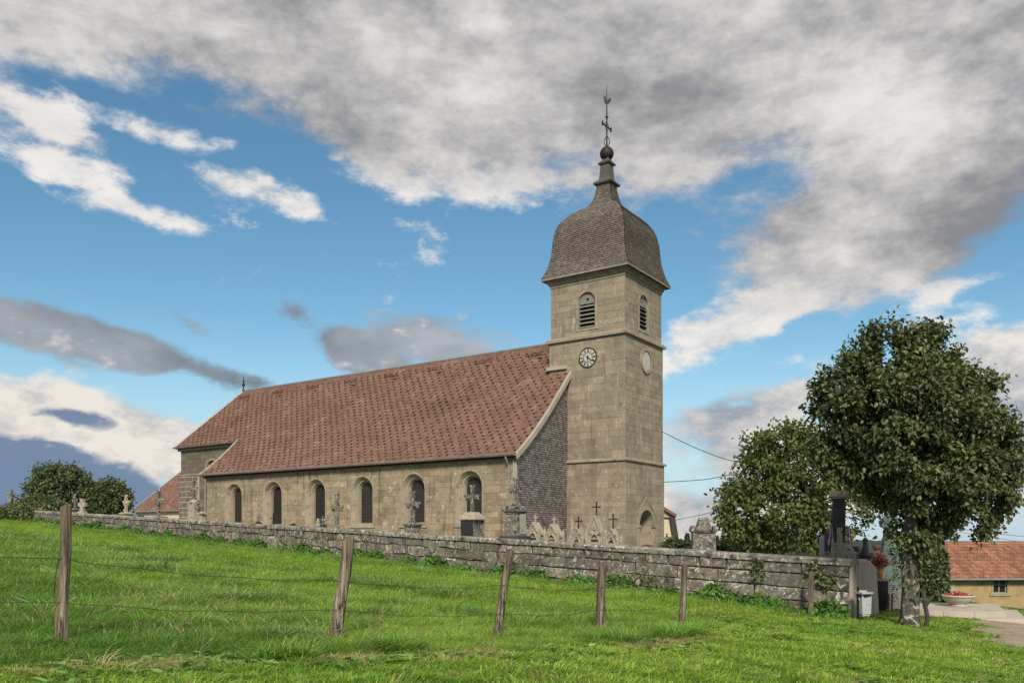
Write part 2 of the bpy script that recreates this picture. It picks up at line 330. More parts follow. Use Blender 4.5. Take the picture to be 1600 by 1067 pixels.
T['leaf_left'] = leafmat('leaf_left', (.06, .088, .032), (.12, .155, .06), trans=.3)
T['leaf_hedge'] = leafmat('leaf_hedge', (.085, .115, .045), (.15, .185, .075), trans=.3)
T['leaf_weed'] = leafmat('leaf_weed', (.05, .125, .022), (.12, .24, .045), trans=.35)
T['leaf_conifer'] = leafmat('leaf_conifer', (.022, .04, .022), (.045, .065, .032), trans=.1)
T['petal_red'] = leafmat('petal_red', (.5, .05, .04), (.65, .25, .18), trans=.2)
T['petal_maroon'] = leafmat('petal_maroon', (.22, .05, .05), (.32, .12, .1), trans=.2)
T['concrete'] = surf('concrete', (.46, .41, .33), (.36, .32, .26), 1.5, bump=.2, rand=.05, spots=(((.2, .17, .13), .6, .75, 2.5),))
T['bin_grey'] = surf('bin_grey', (.42, .43, .42), (.34, .35, .34), 5, rough=.5, bump=.1, rand=0, spots=(((.2, .19, .17), .56, .7, 9),))
T['black_plastic'] = surf('black_plastic', (.015, .015, .016), rough=.35, bump=.4, bscale=30, rand=0)
T['white_plate'] = surf('white_plate', (.72, .68, .56), (.64, .6, .5), 8, rough=.5, bump=0, rand=0)
T['ink'] = surf('ink', (.05, .045, .04), bump=0, rand=0)
T['terracotta'] = surf('terracotta', (.46, .28, .12), (.36, .2, .09), 4, rand=0)
T['patina'] = surf('patina', (.12, .165, .135), (.065, .095, .08), 3, bump=.3, rand=0, spots=(((.2, .26, .22), .58, .7, 5), ((.04, .05, .045), .56, .66, 3)))
T['darkpier'] = surf('darkpier', (.05, .043, .037), (.028, .025, .022), 4, rand=0, bump=.4)
T['flag_blue'] = surf('flag_blue', (.05, .07, .25), rand=0, bump=0); T['flag_white'] = surf('flag_white', (.7, .68, .66), rand=0, bump=0); T['flag_red'] = surf('flag_red', (.5, .05, .05), rand=0, bump=0)
T['hill'] = surf('hill', (.03, .05, .035), (.02, .033, .025), .02, rand=0, bump=0)
T['path'] = surf('path', (.36, .29, .21), (.25, .195, .135), 1.2, bump=.7, bscale=30, rand=0, spots=(((.14, .11, .08), .56, .66, 2.2), ((.48, .42, .33), .62, .66, 14)))

# ------------------------------------------------------------------ terrain
WA, WU = Vector((7.9, 19.5)), Vector((-35.1, 28.5)).normalized()      # churchyard wall: corner and direction
WL = 56.0
def g0(X, Y):
    X = np.asarray(X, float); Y = np.asarray(Y, float)
    Xc = np.where(X < -30, -30 - 8 * np.tanh((-30 - X) / 8), X); Xc = np.where(Xc > 40, 40 + 10 * np.tanh((Xc - 40) / 10), Xc)
    z = -1.327 - .074 * Xc - .0042 * np.clip(X - 15, 0, 25) ** 2
    z = z + .025 * np.sin(X * 1.1 + .7) * np.sin(Y * .9) + .02 * np.sin(X * .37 - Y * .53)
    d = np.hypot(X, Y)
    return z - 30 * (1 - np.exp(-np.clip(d - 95, 0, None) / 420)) - .0006 * np.clip(d - 95, 0, None)
def gz(X, Y): return float(g0(X, Y))
def inside(X, Y, m=0.0):      # signed distance behind the churchyard wall line
    return (X - WA.x) * WU.y + (Y - WA.y) * (-WU.x) - m
def yard(X, Y): return gz(X, Y) + .42
def vnoise(X, Y, s, seed=0):
    r = np.random.default_rng(seed); o = 0
    for k in range(5):
        a = r.uniform(0, 6.28); fq = s * (1 + .6 * k); o = o + np.sin((X * np.cos(a) + Y * np.sin(a)) * fq + r.uniform(0, 6.28)) / (1 + .3 * k)
    return o / 2.2
EDGE = [(-14, -2.5), (-8, 2.65), (-3.83, 6.25), (-1.57, 8.2), (.37, 9.55), (2.87, 12.47), (3.7, 13.7)]
def edge_d(X, Y):
    """distance to the mown edge, positive on the meadow side"""
    best = np.full(np.shape(X), 1e9); sg = np.ones(np.shape(X))
    for (x0, y0), (x1, y1) in zip(EDGE, EDGE[1:]):
        dx, dy = x1 - x0, y1 - y0; t = np.clip(((X - x0) * dx + (Y - y0) * dy) / (dx * dx + dy * dy), 0, 1)
        ex, ey = X - x0 - t * dx, Y - y0 - t * dy; d = np.hypot(ex, ey); s = np.sign(dx * ey - dy * ex)
        sg = np.where(d < best, s, sg); best = np.minimum(d, best)
    return best * sg + .16 * vnoise(X, Y, 1.9, 51) + .07 * vnoise(X, Y, 5.5, 52)
PATH_L = [(12.9, 23.2), (12.0, 21.8), (10.3, 18.6), (8.75, 15.6), (8.45, 13.6), (8.9, 10), (10, 5), (12, -4)]
def path_edge(Y):
    ys = [p[1] for p in PATH_L][::-1]; xs = [p[0] for p in PATH_L][::-1]
    return np.interp(Y, ys, xs) + .22 * np.sin(Y * 2.3) + .12 * np.sin(Y * 5.7 + 1)
def dryness(X, Y):
    e = edge_d(X, Y); n = vnoise(X, Y, 1.7, 3); n2 = vnoise(X, Y, 4.1, 5)
    band = np.exp(-((e + .14) / .19) ** 2) * np.clip(.1 + .8 * n + .5 * n2, 0, .8)
    lawn = np.clip((n + .55 * n2 - .75) * 1.5, 0, 1) * (e < -.3)
    return np.clip(band + lawn, 0, 1)

def build_ground():
    rad = np.concatenate([np.linspace(1.0, 60, 150), 60 * np.geomspace(1.03, 130, 70)]); th = np.linspace(0, 2 * np.pi, 241)[:-1]
    X = np.concatenate([[0], (rad[:, None] * np.sin(th)).ravel()]); Y = np.concatenate([[0], (rad[:, None] * np.cos(th)).ravel()])
    V = np.stack([X, Y, g0(X, Y)], 1); n = len(th); i = np.arange(len(rad) - 1)[:, None] * n; k = np.arange(n)[None]
    q = np.stack([1 + i + k, 1 + i + (k + 1) % n, 1 + i + n + (k + 1) % n, 1 + i + n + k], -1).reshape(-1, 4)
    tri = np.stack([np.zeros(n, int), 1 + np.arange(n), 1 + (np.arange(n) + 1) % n, np.zeros(n, int)], 1)[:, :3]
    d = dryness(X, Y); col = np.stack([d, d, d, np.ones_like(d)], 1)
    mt, nt, N, L, P = nmat('ground_soil')
    at = N.new('ShaderNodeAttribute'); at.attribute_name = 'tint'
    tc = N.new('ShaderNodeTexCoord'); no = N.new('ShaderNodeTexNoise'); L.new(tc.outputs['Object'], no.inputs['Vector']); no.inputs['Scale'].default_value = 2.5; no.inputs['Detail'].default_value = 8
    a = N.new('ShaderNodeMix'); a.data_type = 'RGBA'; L.new(no.outputs['Fac'], a.inputs[0]); a.inputs[6].default_value = (.035, .055, .014, 1); a.inputs[7].default_value = (.07, .12, .025, 1)
    b = N.new('ShaderNodeMix'); b.data_type = 'RGBA'; L.new(at.outputs['Fac'], b.inputs[0]); L.new(a.outputs[2], b.inputs[6]); b.inputs[7].default_value = (.27, .225, .11, 1)
    L.new(b.outputs[2], P.inputs['Base Color']); P.inputs['Roughness'].default_value = .95; P.inputs['Specular IOR Level'].default_value = .1
    bp = N.new('ShaderNodeBump'); bp.inputs['Strength'].default_value = .5; bp.inputs['Distance'].default_value = .05; L.new(no.outputs['Fac'], bp.inputs['Height']); L.new(bp.outputs[0], P.inputs['Normal'])
    me = bpy.data.meshes.new('ground')
    faces = [tuple(t) for t in tri.tolist()] + [tuple(t) for t in q.tolist()]
    me.from_pydata(V.tolist(), [], faces); ca = me.color_attributes.new('tint', 'FLOAT_COLOR', 'POINT'); ca.data.foreach_set('color', col.astype(np.float32).ravel()); me.update()
    struct(link('ground', me, mt, smooth=True))
    # raised churchyard behind the wall
    u = np.linspace(0, 1, 90) ** 1.6 * (WL + 20); w = np.linspace(.22, 60, 60)
    U, W_ = np.meshgrid(u, w, indexing='ij'); U0 = U; U = U + .133 * W_ + .12
    Xs = WA.x + WU.x * U + WU.y * W_; Ys = WA.y + WU.y * U - WU.x * W_
    Z = g0(Xs, Ys) + .42 * np.clip((60 - W_) / 15, -.1, 1) * np.where(W_ < 3.6, 1, np.clip(U0 / 2.5 - .04, -.1, 1))
    V = np.stack([Xs, Ys, Z], -1).reshape(-1, 3); a_ = np.arange(len(u) - 1)[:, None] * len(w) + np.arange(len(w) - 1)[None]
    q = np.stack([a_, a_ + 1, a_ + len(w) + 1, a_ + len(w)], -1).reshape(-1, 4)
    ym = surf('churchyard_gravel', (.24, .2, .15), (.1, .12, .05), .8, rand=0, bump=.5)
    struct(np_mesh('churchyard_ground', V, q, ym, smooth=True))
    # gravel path on the right
    ys = np.linspace(-6, 23.4, 90); xs = np.linspace(0, 1, 24)
    P0 = path_edge(ys); X = P0[:, None] + (26 - P0[:, None]) * xs[None] ** 1.5; Y = np.repeat(ys[:, None], 24, 1)
    V = np.stack([X, Y, g0(X, Y) + .012], -1).reshape(-1, 3); a_ = np.arange(89)[:, None] * 24 + np.arange(23)[None]
    q = np.stack([a_, a_ + 1, a_ + 25, a_ + 24], -1).reshape(-1, 4)
    struct(np_mesh('gravel_path', V, q, T['path'], smooth=True))
    # far wooded ridge
    th = np.linspace(-1.2, 1.3, 700); hh = 4 * np.sin(th * 7) + 3 * np.sin(th * 17 + 1) + 2.2 * np.abs(np.sin(th * 260)) + 1.5 * rng.random(700)
    rows = []
    for dist, zf in ((1300, None), (1700, 'top'), (2300, 'back')):
        if zf is None: z = np.full(700, -60.0)
        elif zf == 'top': z = -14 + hh * .9
        else: z = np.full(700, -70.0)
        rows.append(np.stack([np.sin(th) * dist, np.cos(th) * dist, z], 1))
    V = np.concatenate(rows); a_ = np.arange(2)[:, None] * 700 + np.arange(699)[None]
    struct(np_mesh('wooded_hill', V, np.stack([a_, a_ + 1, a_ + 701, a_ + 700], -1).reshape(-1, 4), T['hill']))
build_ground()

# ------------------------------------------------------------------ church
D = 50.0; AX = Vector((.823, -.568, 0)); AN = Vector((.568, .823, 0))     # west and north directions of the church
CROT = math.atan2(-.568, .823)
TX = 6.745
church = thing('church', 'stone village church with red tiled nave roof and tower with bell shaped shingled roof', 'church', (TX, D, 0), CROT)
TW = 5.19; CY = TW / 2                      # tower width, nave axis (local y)
YS = -5.72; YN = TW + 5.72                  # nave south and north wall planes
XG, XE = -3.96, -32.7                       # nave gable and east end
ZB = -2.4
def smap(y): return lambda u, z, d: (u, y - d, z)           # south faces: u = x, outward -y
def wmap(x): return lambda u, z, d: (x + d, u, z)           # west faces: u = y, outward +x
def arch_half(o, z):
    """half width of opening o at height z (None outside)"""
    uc, hw, z0, zs = o
    if z < z0 or z > zs + hw: return None
    return hw if z <= zs else math.sqrt(max(0, hw * hw - (z - zs) ** 2))
def core_wall(mb, fmap, u0, u1, z0, z1, ops, n=14):
    us = sorted(ops); cur = u0
    for uc, hw, oz, zs in us:
        mb.quad(fmap(cur, z0, 0), fmap(uc - hw, z0, 0), fmap(uc - hw, z1, 0), fmap(cur, z1, 0))
        if oz > z0: mb.quad(fmap(uc - hw, z0, 0), fmap(uc + hw, z0, 0), fmap(uc + hw, oz, 0), fmap(uc - hw, oz, 0))
        P = [(uc - hw * math.cos(math.pi * k / n), zs + hw * math.sin(math.pi * k / n)) for k in range(n + 1)]
        for a, b in zip(P, P[1:]): mb.quad(fmap(a[0], a[1], 0), fmap(b[0], b[1], 0), fmap(b[0], z1, 0), fmap(a[0], z1, 0))
        cur = uc + hw
    mb.quad(fmap(cur, z0, 0), fmap(u1, z0, 0), fmap(u1, z1, 0), fmap(cur, z1, 0))
def ashlar(u0, u1, z0, z1, ch, ln, ops, rr, gap=.012):
    """stones of a coursed wall as polygons (u,z), cut round the arched openings"""
    out = []; z = z0; row = 0
    while z < z1 - .05:
        h = ch * rr.uniform(.85, 1.18)
        if z + h > z1 - .12: h = z1 - z
        u = u0; first = True
        while u < u1 - .02:
            l = ln * rr.uniform(.55, 1.5)
            if first and row % 2: l *= .55
            first = False
            if u + l > u1 - ln * .4: l = u1 - u
            a, b, c, d = u + gap / 2, u + l - gap / 2, z + gap / 2, z + h - gap / 2
            hit = [o for o in ops if o[0] - o[1] < b and o[0] + o[1] > a and o[2] < d and o[3] + o[1] > c]
            if not hit: out.append([(a, c), (b, c), (b, d), (a, d)])
            else:
                o = hit[0]; zs = [c + (d - c) * k / 5 for k in range(6)]
                def hwz(zz):
                    t = arch_half(o, zz); return t if t is not None else 0
                if o[2] > c + .03: # sill line inside this course
                    out.append([(a, c), (b, c), (b, min(d, o[2])), (a, min(d, o[2]))]); zs = [o[2] + (d - o[2]) * k / 4 for k in range(5)]
                if zs[-1] - zs[0] > .03:
                    top = zs[-1] > o[3] + o[1]
                    for sgn in (-1, 1):
                        inner = [(o[0] + sgn * hwz(zz)) for zz in zs]
                        far = a if sgn < 0 else b
                        inner = [min(max(v, a), b) for v in inner]
                        if max(abs(v - far) for v in inner) > .04 and (sgn * (far - o[0]) > 0):
                            keep = [(v, zz) for v, zz in zip(inner, zs)]
                            if min(abs(v - far) for v, _ in keep) < .004: keep = [(v + (-sgn * 0 if abs(v - far) > .004 else -sgn * .004), zz) for v, zz in keep]
                            poly = [(far, zs[0])] + keep + [(far, zs[-1])]
                            out.append(poly if sgn > 0 else poly[::-1])
            u += l
        z += h; row += 1
    return out
STONES = []          # (area, polygon, map, proud, material key, part)
def lay(polys, fmap, part, mat, proud=.022, weight=1.0):
    for p in polys:
        ar = 0
        for (a, b), (c, d) in zip(p, p[1:] + p[:1]): ar += a * d - c * b
        STONES.append((abs(ar) / 2 * weight, p, fmap, proud * rnd.uniform(.75, 1.25), mat, part))

# --- tower
def tower():
    stages = [(.14, ZB, 4.52), (.075, 4.72, 12.12), (0.0, 12.42, 15.85)]
    mb = MB(); ops_w = {0: [(2.68, 1.0, ZB, .62)]}; bel = (CY, .60, 12.78, 14.42)
    polys = []
    for i, (o, z0, z1) in enumerate(stages):
        x1, x0, y0, y1 = o, -TW - o, -o, TW + o
        os_ = [(-CY, bel[1], bel[2], bel[3])] if i == 2 else []
        ow_ = [(CY, bel[1], bel[2], bel[3])] if i == 2 else ops_w.get(i, [])
        core_wall(mb, smap(y0), x0, x1, z0, z1, os_); core_wall(mb, wmap(x1), y0, y1, z0, z1, ow_)
        mb.quad((x0, y1, z0), (x1, y1, z0), (x1, y1, z1), (x0, y1, z1)); mb.quad((x0, y0, z0), (x0, y1, z0), (x0, y1, z1), (x0, y0, z1))
        mb.quad((x0, y0, z1), (x1, y0, z1), (x1, y1, z1), (x0, y1, z1))
        ex = lambda L_: [(u, h + .17, z_ - (.12 if i == 2 else 0), s) for u, h, z_, s in L_]
        vis = 4.2 if i < 2 else TW
        polys.append((ashlar(x0, x1 + .02, z0, z1, .40, 1.0, ex(os_), rnd), smap(y0), 1.0))
        polys.append((ashlar(y0 - .02, y1, z0, z1, .40, 1.0, ex(ow_), rnd), wmap(x1), .62))
    t = mb.build('tower', T['mortar'], church)
    for p, fm, w in polys: lay(p, fm, t, 'ashlar', .011, w)
    for z, h, pr, o in ((4.52, .2, .13, .14), (12.12, .30, .17, .075)):      # string courses, weathered on top
        b = MB(); a = o + pr
        for zz0, zz1, p0, p1 in ((z, z + h * .55, a, a), (z + h * .55, z + h, a, o - .02)):
            b.add([(-TW - p0, -p0, zz0), (p0, -p0, zz0), (p0, TW + p0, zz0), (-TW - p0, TW + p0, zz0), (-TW - p1, -p1, zz1), (p1, -p1, zz1), (p1, TW + p1, zz1), (-TW - p1, TW + p1, zz1)],
                  [(3, 2, 1, 0), (0, 1, 5, 4), (1, 2, 6, 5), (2, 3, 7, 6), (3, 0, 4, 7), (4, 5, 6, 7)])
        b.build('string_course', T['dressed'], t)
    b = MB()
    for z, h, a in ((15.62, .18, .05), (15.80, .17, .13), (15.97, .16, .24)): b.box(-TW - a, a, -a, TW + a, z, z + h)
    b.build('cornice', T['dressed'], t)
    # belfry openings: stone reveal, dark behind, tympanum board and slats
    for fm, uc in ((smap(0), -CY), (wmap(0), CY)):
        n = 14; hw, z0, zs = .60, 12.78, 14.42
        prof = [(uc - hw, z0)] + [(uc - hw * math.cos(math.pi * k / n), zs + hw * math.sin(math.pi * k / n)) for k in range(n + 1)] + [(uc + hw, z0)]
        big = [(uc - hw - .15, z0 - .1)] + [(uc - (hw + .15) * math.cos(math.pi * k / n), zs + (hw + .15) * math.sin(math.pi * k / n)) for k in range(n + 1)] + [(uc + hw + .15, z0 - .1)]
        fr = MB()
        for k in range(len(prof) - 1):
            fr.quad(fm(*prof[k], .03), fm(*prof[k + 1], .03), fm(*prof[k + 1], -.5), fm(*prof[k], -.5))
            fr.quad(fm(*big[k], .03), fm(*big[k + 1], .03), fm(*prof[k + 1], .03), fm(*prof[k], .03))
            fr.quad(fm(*big[k], -.01), fm(*big[k + 1], -.01), fm(*big[k + 1], .03), fm(*big[k], .03))
        fr.prism([(uc - hw - .2, z0 - .12), (uc + hw + .2, z0 - .12), (uc + hw + .2, z0), (uc - hw - .2, z0)], fm, -.4, .05)
        w = fr.build('belfry_opening', T['dressed'], church)
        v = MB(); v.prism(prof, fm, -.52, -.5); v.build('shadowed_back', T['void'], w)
        # tympanum with a diamond hole, built as a ring of faces
        ty = [(uc - hw * math.cos(math.pi * k / n), zs + hw * math.sin(math.pi * k / n)) for k in range(n + 1)]
        ty = [(uc + hw, zs - .10)] + ty[::-1] + [(uc - hw, zs - .10)]
        dia = (uc, zs + .17); r = .11
        def dpt(p):
            a = math.atan2(p[1] - dia[1], p[0] - dia[0]); k = r / (abs(math.cos(a)) + abs(math.sin(a))); return (dia[0] + k * math.cos(a), dia[1] + k * math.sin(a))
        tm = MB(); N_ = len(ty)
        for k in range(N_):
            a, b = ty[k], ty[(k + 1) % N_]
            sub = [(a[0] + (b[0] - a[0]) * q / 4, a[1] + (b[1] - a[1]) * q / 4) for q in range(5)]
            for c_, d_ in zip(sub, sub[1:]):
                tm.quad(fm(*c_, -.12), fm(*d_, -.12), fm(*dpt(d_), -.12), fm(*dpt(c_), -.12)); tm.quad(fm(*dpt(c_), -.12), fm(*dpt(d_), -.12), fm(*dpt(d_), -.17), fm(*dpt(c_), -.17))
        tm.build('tympanum_board', T['timber_grey'], w)
        for k in range(6):
            z = z0 + .05 + k * .255
            s = MB(); s.prism([(uc - hw + .005, 0), (uc + hw - .005, 0), (uc + hw - .005, .04), (uc - hw + .005, .04)], lambda u, q, d, z=z, fm=fm: fm(u, z + q + (-.02 - d) * .62 * 1.0 + .0, d), -.33, -.04)
            s.build('louvre_slat', T['timber_grey'], w)
        for sg in (-1, 1):
            s = MB(); e = uc + sg * (hw - .03); s.prism([(e - .03, z0), (e + .03, z0), (e + .03, zs - .1), (e - .03, zs - .1)], fm, -.14, -.025)
            s.build('louvre_jamb', T['timber_grey'], w)
    # portal on the west face
    fm = wmap(.14); uc, hw, zs = 2.68, 1.0, .62; n = 16; fr = MB()
    prof = [(uc - hw, ZB)] + [(uc - hw * math.cos(math.pi * k / n), zs + hw * math.sin(math.pi * k / n)) for k in range(n + 1)] + [(uc + hw, ZB)]
    bw = .24
    big = [(uc - hw - bw, ZB)] + [(uc - (hw + bw) * math.cos(math.pi * k / n), zs + (hw + bw) * math.sin(math.pi * k / n)) for k in range(n + 1)] + [(uc + hw + bw, ZB)]
    for k in range(len(prof) - 1):
        fr.quad(fm(*prof[k], .05), fm(*prof[k + 1], .05), fm(*prof[k + 1], -1.3), fm(*prof[k], -1.3))
        fr.quad(fm(*big[k], .05), fm(*big[k + 1], .05), fm(*prof[k + 1], .05), fm(*prof[k], .05))
        fr.quad(fm(*big[k], -.01), fm(*big[k + 1], -.01), fm(*big[k + 1], .05), fm(*big[k], .05))
    for sg in (-1, 1):
        e = uc + sg * (hw + .1); fr.prism([(e - .2, zs - .1), (e + .2, zs - .1), (e + .2, zs + .06), (e - .2, zs + .06)], fm, -.05, .09)
    for sg in (-1, 1):
        fr.prism([(uc + sg * 1.35, 1.35), (uc + sg * 1.2, 1.35), (uc, 2.32), (uc, 2.46)][::sg], fm, -.02, .035)
    p_ = fr.build('portal', T['dressed'], church)
    v = MB(); v.prism(prof, fm, -1.36, -1.3); v.build('inner_wall', T['dressed'], p_)
    v = MB(); v.prism([(uc - .75, ZB), (uc + .75, ZB), (uc + .75, .35), (uc - .75, .35)], fm, -1.3, -1.24); v.build('door', T['timber_grey'], p_)
    # clocks
    def disc(fm, u, z, r0, r1, d0, d1, n=40):
        b = MB()
        for k in range(n):
            a, c = 2 * math.pi * k / n, 2 * math.pi * (k + 1) / n
            pt = lambda rr, an, d: fm(u + rr * math.sin(an), z + rr * math.cos(an), d)
            b.quad(pt(r0, a, d1), pt(r0, c, d1), pt(r1, c, d1), pt(r1, a, d1)); b.quad(pt(r1, a, d1), pt(r1, c, d1), pt(r1, c, d0), pt(r1, a, d0))
            if r0 > .01: b.quad(pt(r0, a, d0), pt(r0, c, d0), pt(r0, c, d1), pt(r0, a, d1))
        return b
    fm = smap(-.075); u, z = -2.45, 10.95
    ck = disc(fm, u, z, 0.0, .58, 0, .045).build('clock', T['clockface'], church)
    disc(fm, u, z, .565, .62, 0, .075).build('rim', T['iron'], ck)
    disc(fm, u, z, .29, .315, 0, .055).build('inner_ring', T['iron'], ck)
    num = ['XII', 'I', 'II', 'III', 'IIII', 'V', 'VI', 'VII', 'VIII', 'IX', 'X', 'XI']
    for h, tx in enumerate(num):                                   # twelve roman numerals of raised strokes
        b = MB(); a = 2 * math.pi * h / 12
        wch = {'I': .03, 'V': .075, 'X': .075}; tot = sum(wch[c] for c in tx); x = -tot / 2
        def st(xa, za, xb, zb, wd=.014):
            P = []
            for q0, q1 in ((xa - wd / 2, za), (xa + wd / 2, za), (xb + wd / 2, zb), (xb - wd / 2, zb)):
                rr = .335 + q1 * .2; P.append((u + rr * math.sin(a) + q0 * math.cos(a), z + rr * math.cos(a) - q0 * math.sin(a)))
            b.prism(P, fm, .04, .056)
        for c in tx:
            w = wch[c]; m_ = x + w / 2
            if c == 'I': st(m_, 0, m_, 1, .02)
            elif c == 'V': st(m_ - .025, 1, m_, 0, .02); st(m_ + .025, 1, m_, 0)
            else: st(m_ - .025, 1, m_ + .025, 0, .02); st(m_ + .025, 1, m_ - .025, 0)
            x += w
        b.build('numeral', T['iron'], ck)
    for an, ln_, w, d in ((R(188), .30, .045, .062), (R(127), .46, .035, .075)):
        b = MB(); e = (math.sin(an), math.cos(an)); q = (math.cos(an), -math.sin(an))
        b.prism([(u - e[0] * .1 + q[0] * w, z - e[1] * .1 + q[1] * w), (u + e[0] * ln_, z + e[1] * ln_), (u - e[0] * .1 - q[0] * w, z - e[1] * .1 - q[1] * w)], fm, d, d + .012); b.build('clock_hand', T['iron'], ck)
    fm = wmap(.075); u, z = 2.72, 10.9
    c2 = disc(fm, u, z, 0.0, .66, 0, .04).build('clock_face_blank', T['clockface'], church)
    disc(fm, u, z, .64, .78, 0, .10).build('stone_rim', T['dressed'], c2); disc(fm, u, z, .62, .645, .03, .06).build('dark_rim', T['iron'], c2)
    # bell shaped roof
    prof = [(3.05, 16.20), (2.86, 16.58), (2.70, 17.1), (2.58, 17.7), (2.53, 18.3), (2.49, 18.8), (2.38, 19.35), (2.20, 19.78), (1.95, 20.13), (1.62, 20.45), (1.25, 20.74), (.98, 20.92), (.80, 21.10), (.66, 21.4), (.56, 21.75), (.49, 22.1), (.45, 22.42)]
    P = np.array(prof); seg = np.hypot(*np.diff(P, axis=0).T); arc = np.concatenate([[0], np.cumsum(seg)])
    b = MB()
    for (h0, z0), (h1, z1) in zip(prof, prof[1:]):
        h0 -= .05; h1 -= .05
        a = [(-h0, -h0, z0), (h0, -h0, z0), (h0, h0, z0), (-h0, h0, z0)]; c = [(-h1, -h1, z1), (h1, -h1, z1), (h1, h1, z1), (-h1, h1, z1)]
        b.add([(p[0] - CY, p[1] + CY, p[2]) for p in a + c], [(0, 1, 5, 4), (1, 2, 6, 5), (2, 3, 7, 6), (3, 0, 4, 7)])
    b.add([(x_ * 2.98 - CY, y_ * 2.98 + CY, 16.13) for x_, y_ in ((-1, -1), (1, -1), (1, 1), (-1, 1))], [(0, 1, 2, 3)])
    tr = b.build('tower_roof', T['slate_base'], church)
    b = MB(); e = 3.06
    for s_ in range(4):
        c_, s__ = [(1, 0), (0, 1), (-1, 0), (0, -1)][s_]
        rot = lambda x_, y_: (x_ * c_ - y_ * s__ - CY, x_ * s__ + y_ * c_ + CY)
        v = [(*rot(x_, y_), z_) for x_, y_, z_ in ((-e, -e, 16.06), (e, -e, 16.06), (e, -e, 16.2), (-e, -e, 16.2), (-e + .08, -e + .08, 16.06), (e - .08, -e + .08, 16.06))]
        b.add(v, [(0, 1, 2, 3), (0, 4, 5, 1)])
    b.build('eaves_board', T['shingle'], tr)
    Vs, Fs = [], []; ex = .125; wd = .155; cnt = 0
    for k in range(int(arc[-1] / ex)):
        d0, d1 = k * ex, (k + 1.15) * ex
        h0, z0 = np.interp(d0, arc, P[:, 0]), np.interp(d0, arc, P[:, 1]); h1, z1 = np.interp(d1, arc, P[:, 0]), np.interp(d1, arc, P[:, 1])
        nx, nz = (z1 - z0), -(h1 - h0); l = math.hypot(nx, nz); nx, nz = nx / l, nz / l
        m_ = int(2 * h0 / wd) + 2; off = (k % 2) * wd / 2 + rng.uniform(-.02, .02)
        xs = -h0 - wd + off + np.arange(m_ + 1) * wd
        x0 = np.clip(xs + .006, -h0, h0); x1 = np.clip(xs + wd - .006, -h0, h0); ok = x1 - x0 > .02; x0, x1 = x0[ok], x1[ok]; n_ = len(x0)
        for s_ in range(4):
            lift = .038 + .012 * rng.random(n_); jz = rng.uniform(-.008, .008, n_); sc = h1 / h0
            A = np.stack([x0, -(h0 + nx * lift), z0 + nz * lift + jz], 1); B = np.stack([x1, -(h0 + nx * lift), z0 + nz * lift + jz], 1)
            Cc = np.stack([x1 * sc, np.full(n_, -(h1 + nx * .004)), np.full(n_, z1 + nz * .004)], 1); Dd = np.stack([x0 * sc, np.full(n_, -(h1 + nx * .004)), np.full(n_, z1 + nz * .004)], 1)
            E = np.stack([x0, np.full(n_, -h0 + .01), z0 + jz], 1); G = np.stack([x1, np.full(n_, -h0 + .01), z0 + jz], 1)
            V = np.stack([A, B, Cc, Dd, E, G], 1).reshape(-1, 3)
            c_, s__ = [(1, 0), (0, 1), (-1, 0), (0, -1)][s_]
            V = np.stack([V[:, 0] * c_ - V[:, 1] * s__ - CY, V[:, 0] * s__ + V[:, 1] * c_ + CY, V[:, 2]], 1)
            i = np.arange(n_)[:, None] * 6 + cnt; Fs.append(np.concatenate([i + [[0, 1, 2, 3]], i + [[4, 5, 1, 0]]])); Vs.append(V); cnt += 6 * n_
    np_mesh('shingles', np.concatenate(Vs), np.concatenate(Fs), T['shingle'], tr, 'stuff')
    # finial: lead neck, ball, iron cross and weathercock
    b = MB(); c = (-CY, CY, 0); sq = lambda prof: b.lathe([(r * 1.414, z) for r, z in prof], c, 4)
    sq([(.45, 22.40), (.62, 22.44), (.66, 22.52), (.60, 22.60), (.40, 22.75), (.355, 22.9), (.31, 23.65), (.31, 23.72), (.42, 23.78), (.44, 23.85), (.34, 23.92), (.24, 24.05), (.21, 24.2)])
    b.build('finial_neck', T['lead'], tr)
    b = MB(); b.ball((-CY, CY, 24.5), .45, 20); b.build('finial_ball', T['iron'], tr, smooth=True)
    b = MB(); b.tube([(-CY, CY, 24.9), (-CY, CY, 27.0), (-CY, CY, 28.95)], [.055, .045, .012])
    for k in range(4):
        a = math.pi / 2 * k + .4; b.tube([(-CY + .05 * math.cos(a), CY + .05 * math.sin(a), 24.95), (-CY + .17 * math.cos(a), CY + .17 * math.sin(a), 25.15), (-CY + .16 * math.cos(a), CY + .16 * math.sin(a), 25.4), (-CY + .04 * math.cos(a), CY + .04 * math.sin(a), 25.6)], .028, 5)
    Mx = Matrix.Translation((-CY, CY, 26.25))
    b.tube([Mx @ Vector((0, -.52, 0)), Mx @ Vector((0, .52, 0))], .045, 6)
    for e in ((0, -.55, 0), (0, .55, 0), (0, 0, .62)):
        for o in ((0, 0, 0), (0, .09 if e[1] == 0 else 0, .09 if e[1] else -.02), (0, -.09 if e[1] == 0 else 0, -.09 if e[1] else -.02)):
            p = Mx @ (Vector(e) + Vector(o)); b.ball(p, .065, 8)
    for sa in (-1, 1):
        for sb in (-1, 1): b.tube([Mx @ Vector((0, sa * .04, sb * .27)), Mx @ Vector((0, sa * .17, sb * .17)), Mx @ Vector((0, sa * .27, sb * .04))], .022, 5)
    b.build('iron_cross', T['iron'], tr)
    pts = [(-.20, .40), (-.155, .48), (-.09, .47), (-.075, .40), (-.065, .30), (.0, .22), (.08, .22), (.11, .30), (.16, .36), (.24, .36), (.28, .28), (.27, .18), (.22, .10), (.16, .04), (.05, -.04), (.015, -.12), (-.015, -.12), (-.03, -.03), (-.11, .03), (-.16, .11), (-.165, .22), (-.155, .32), (-.21, .36)]
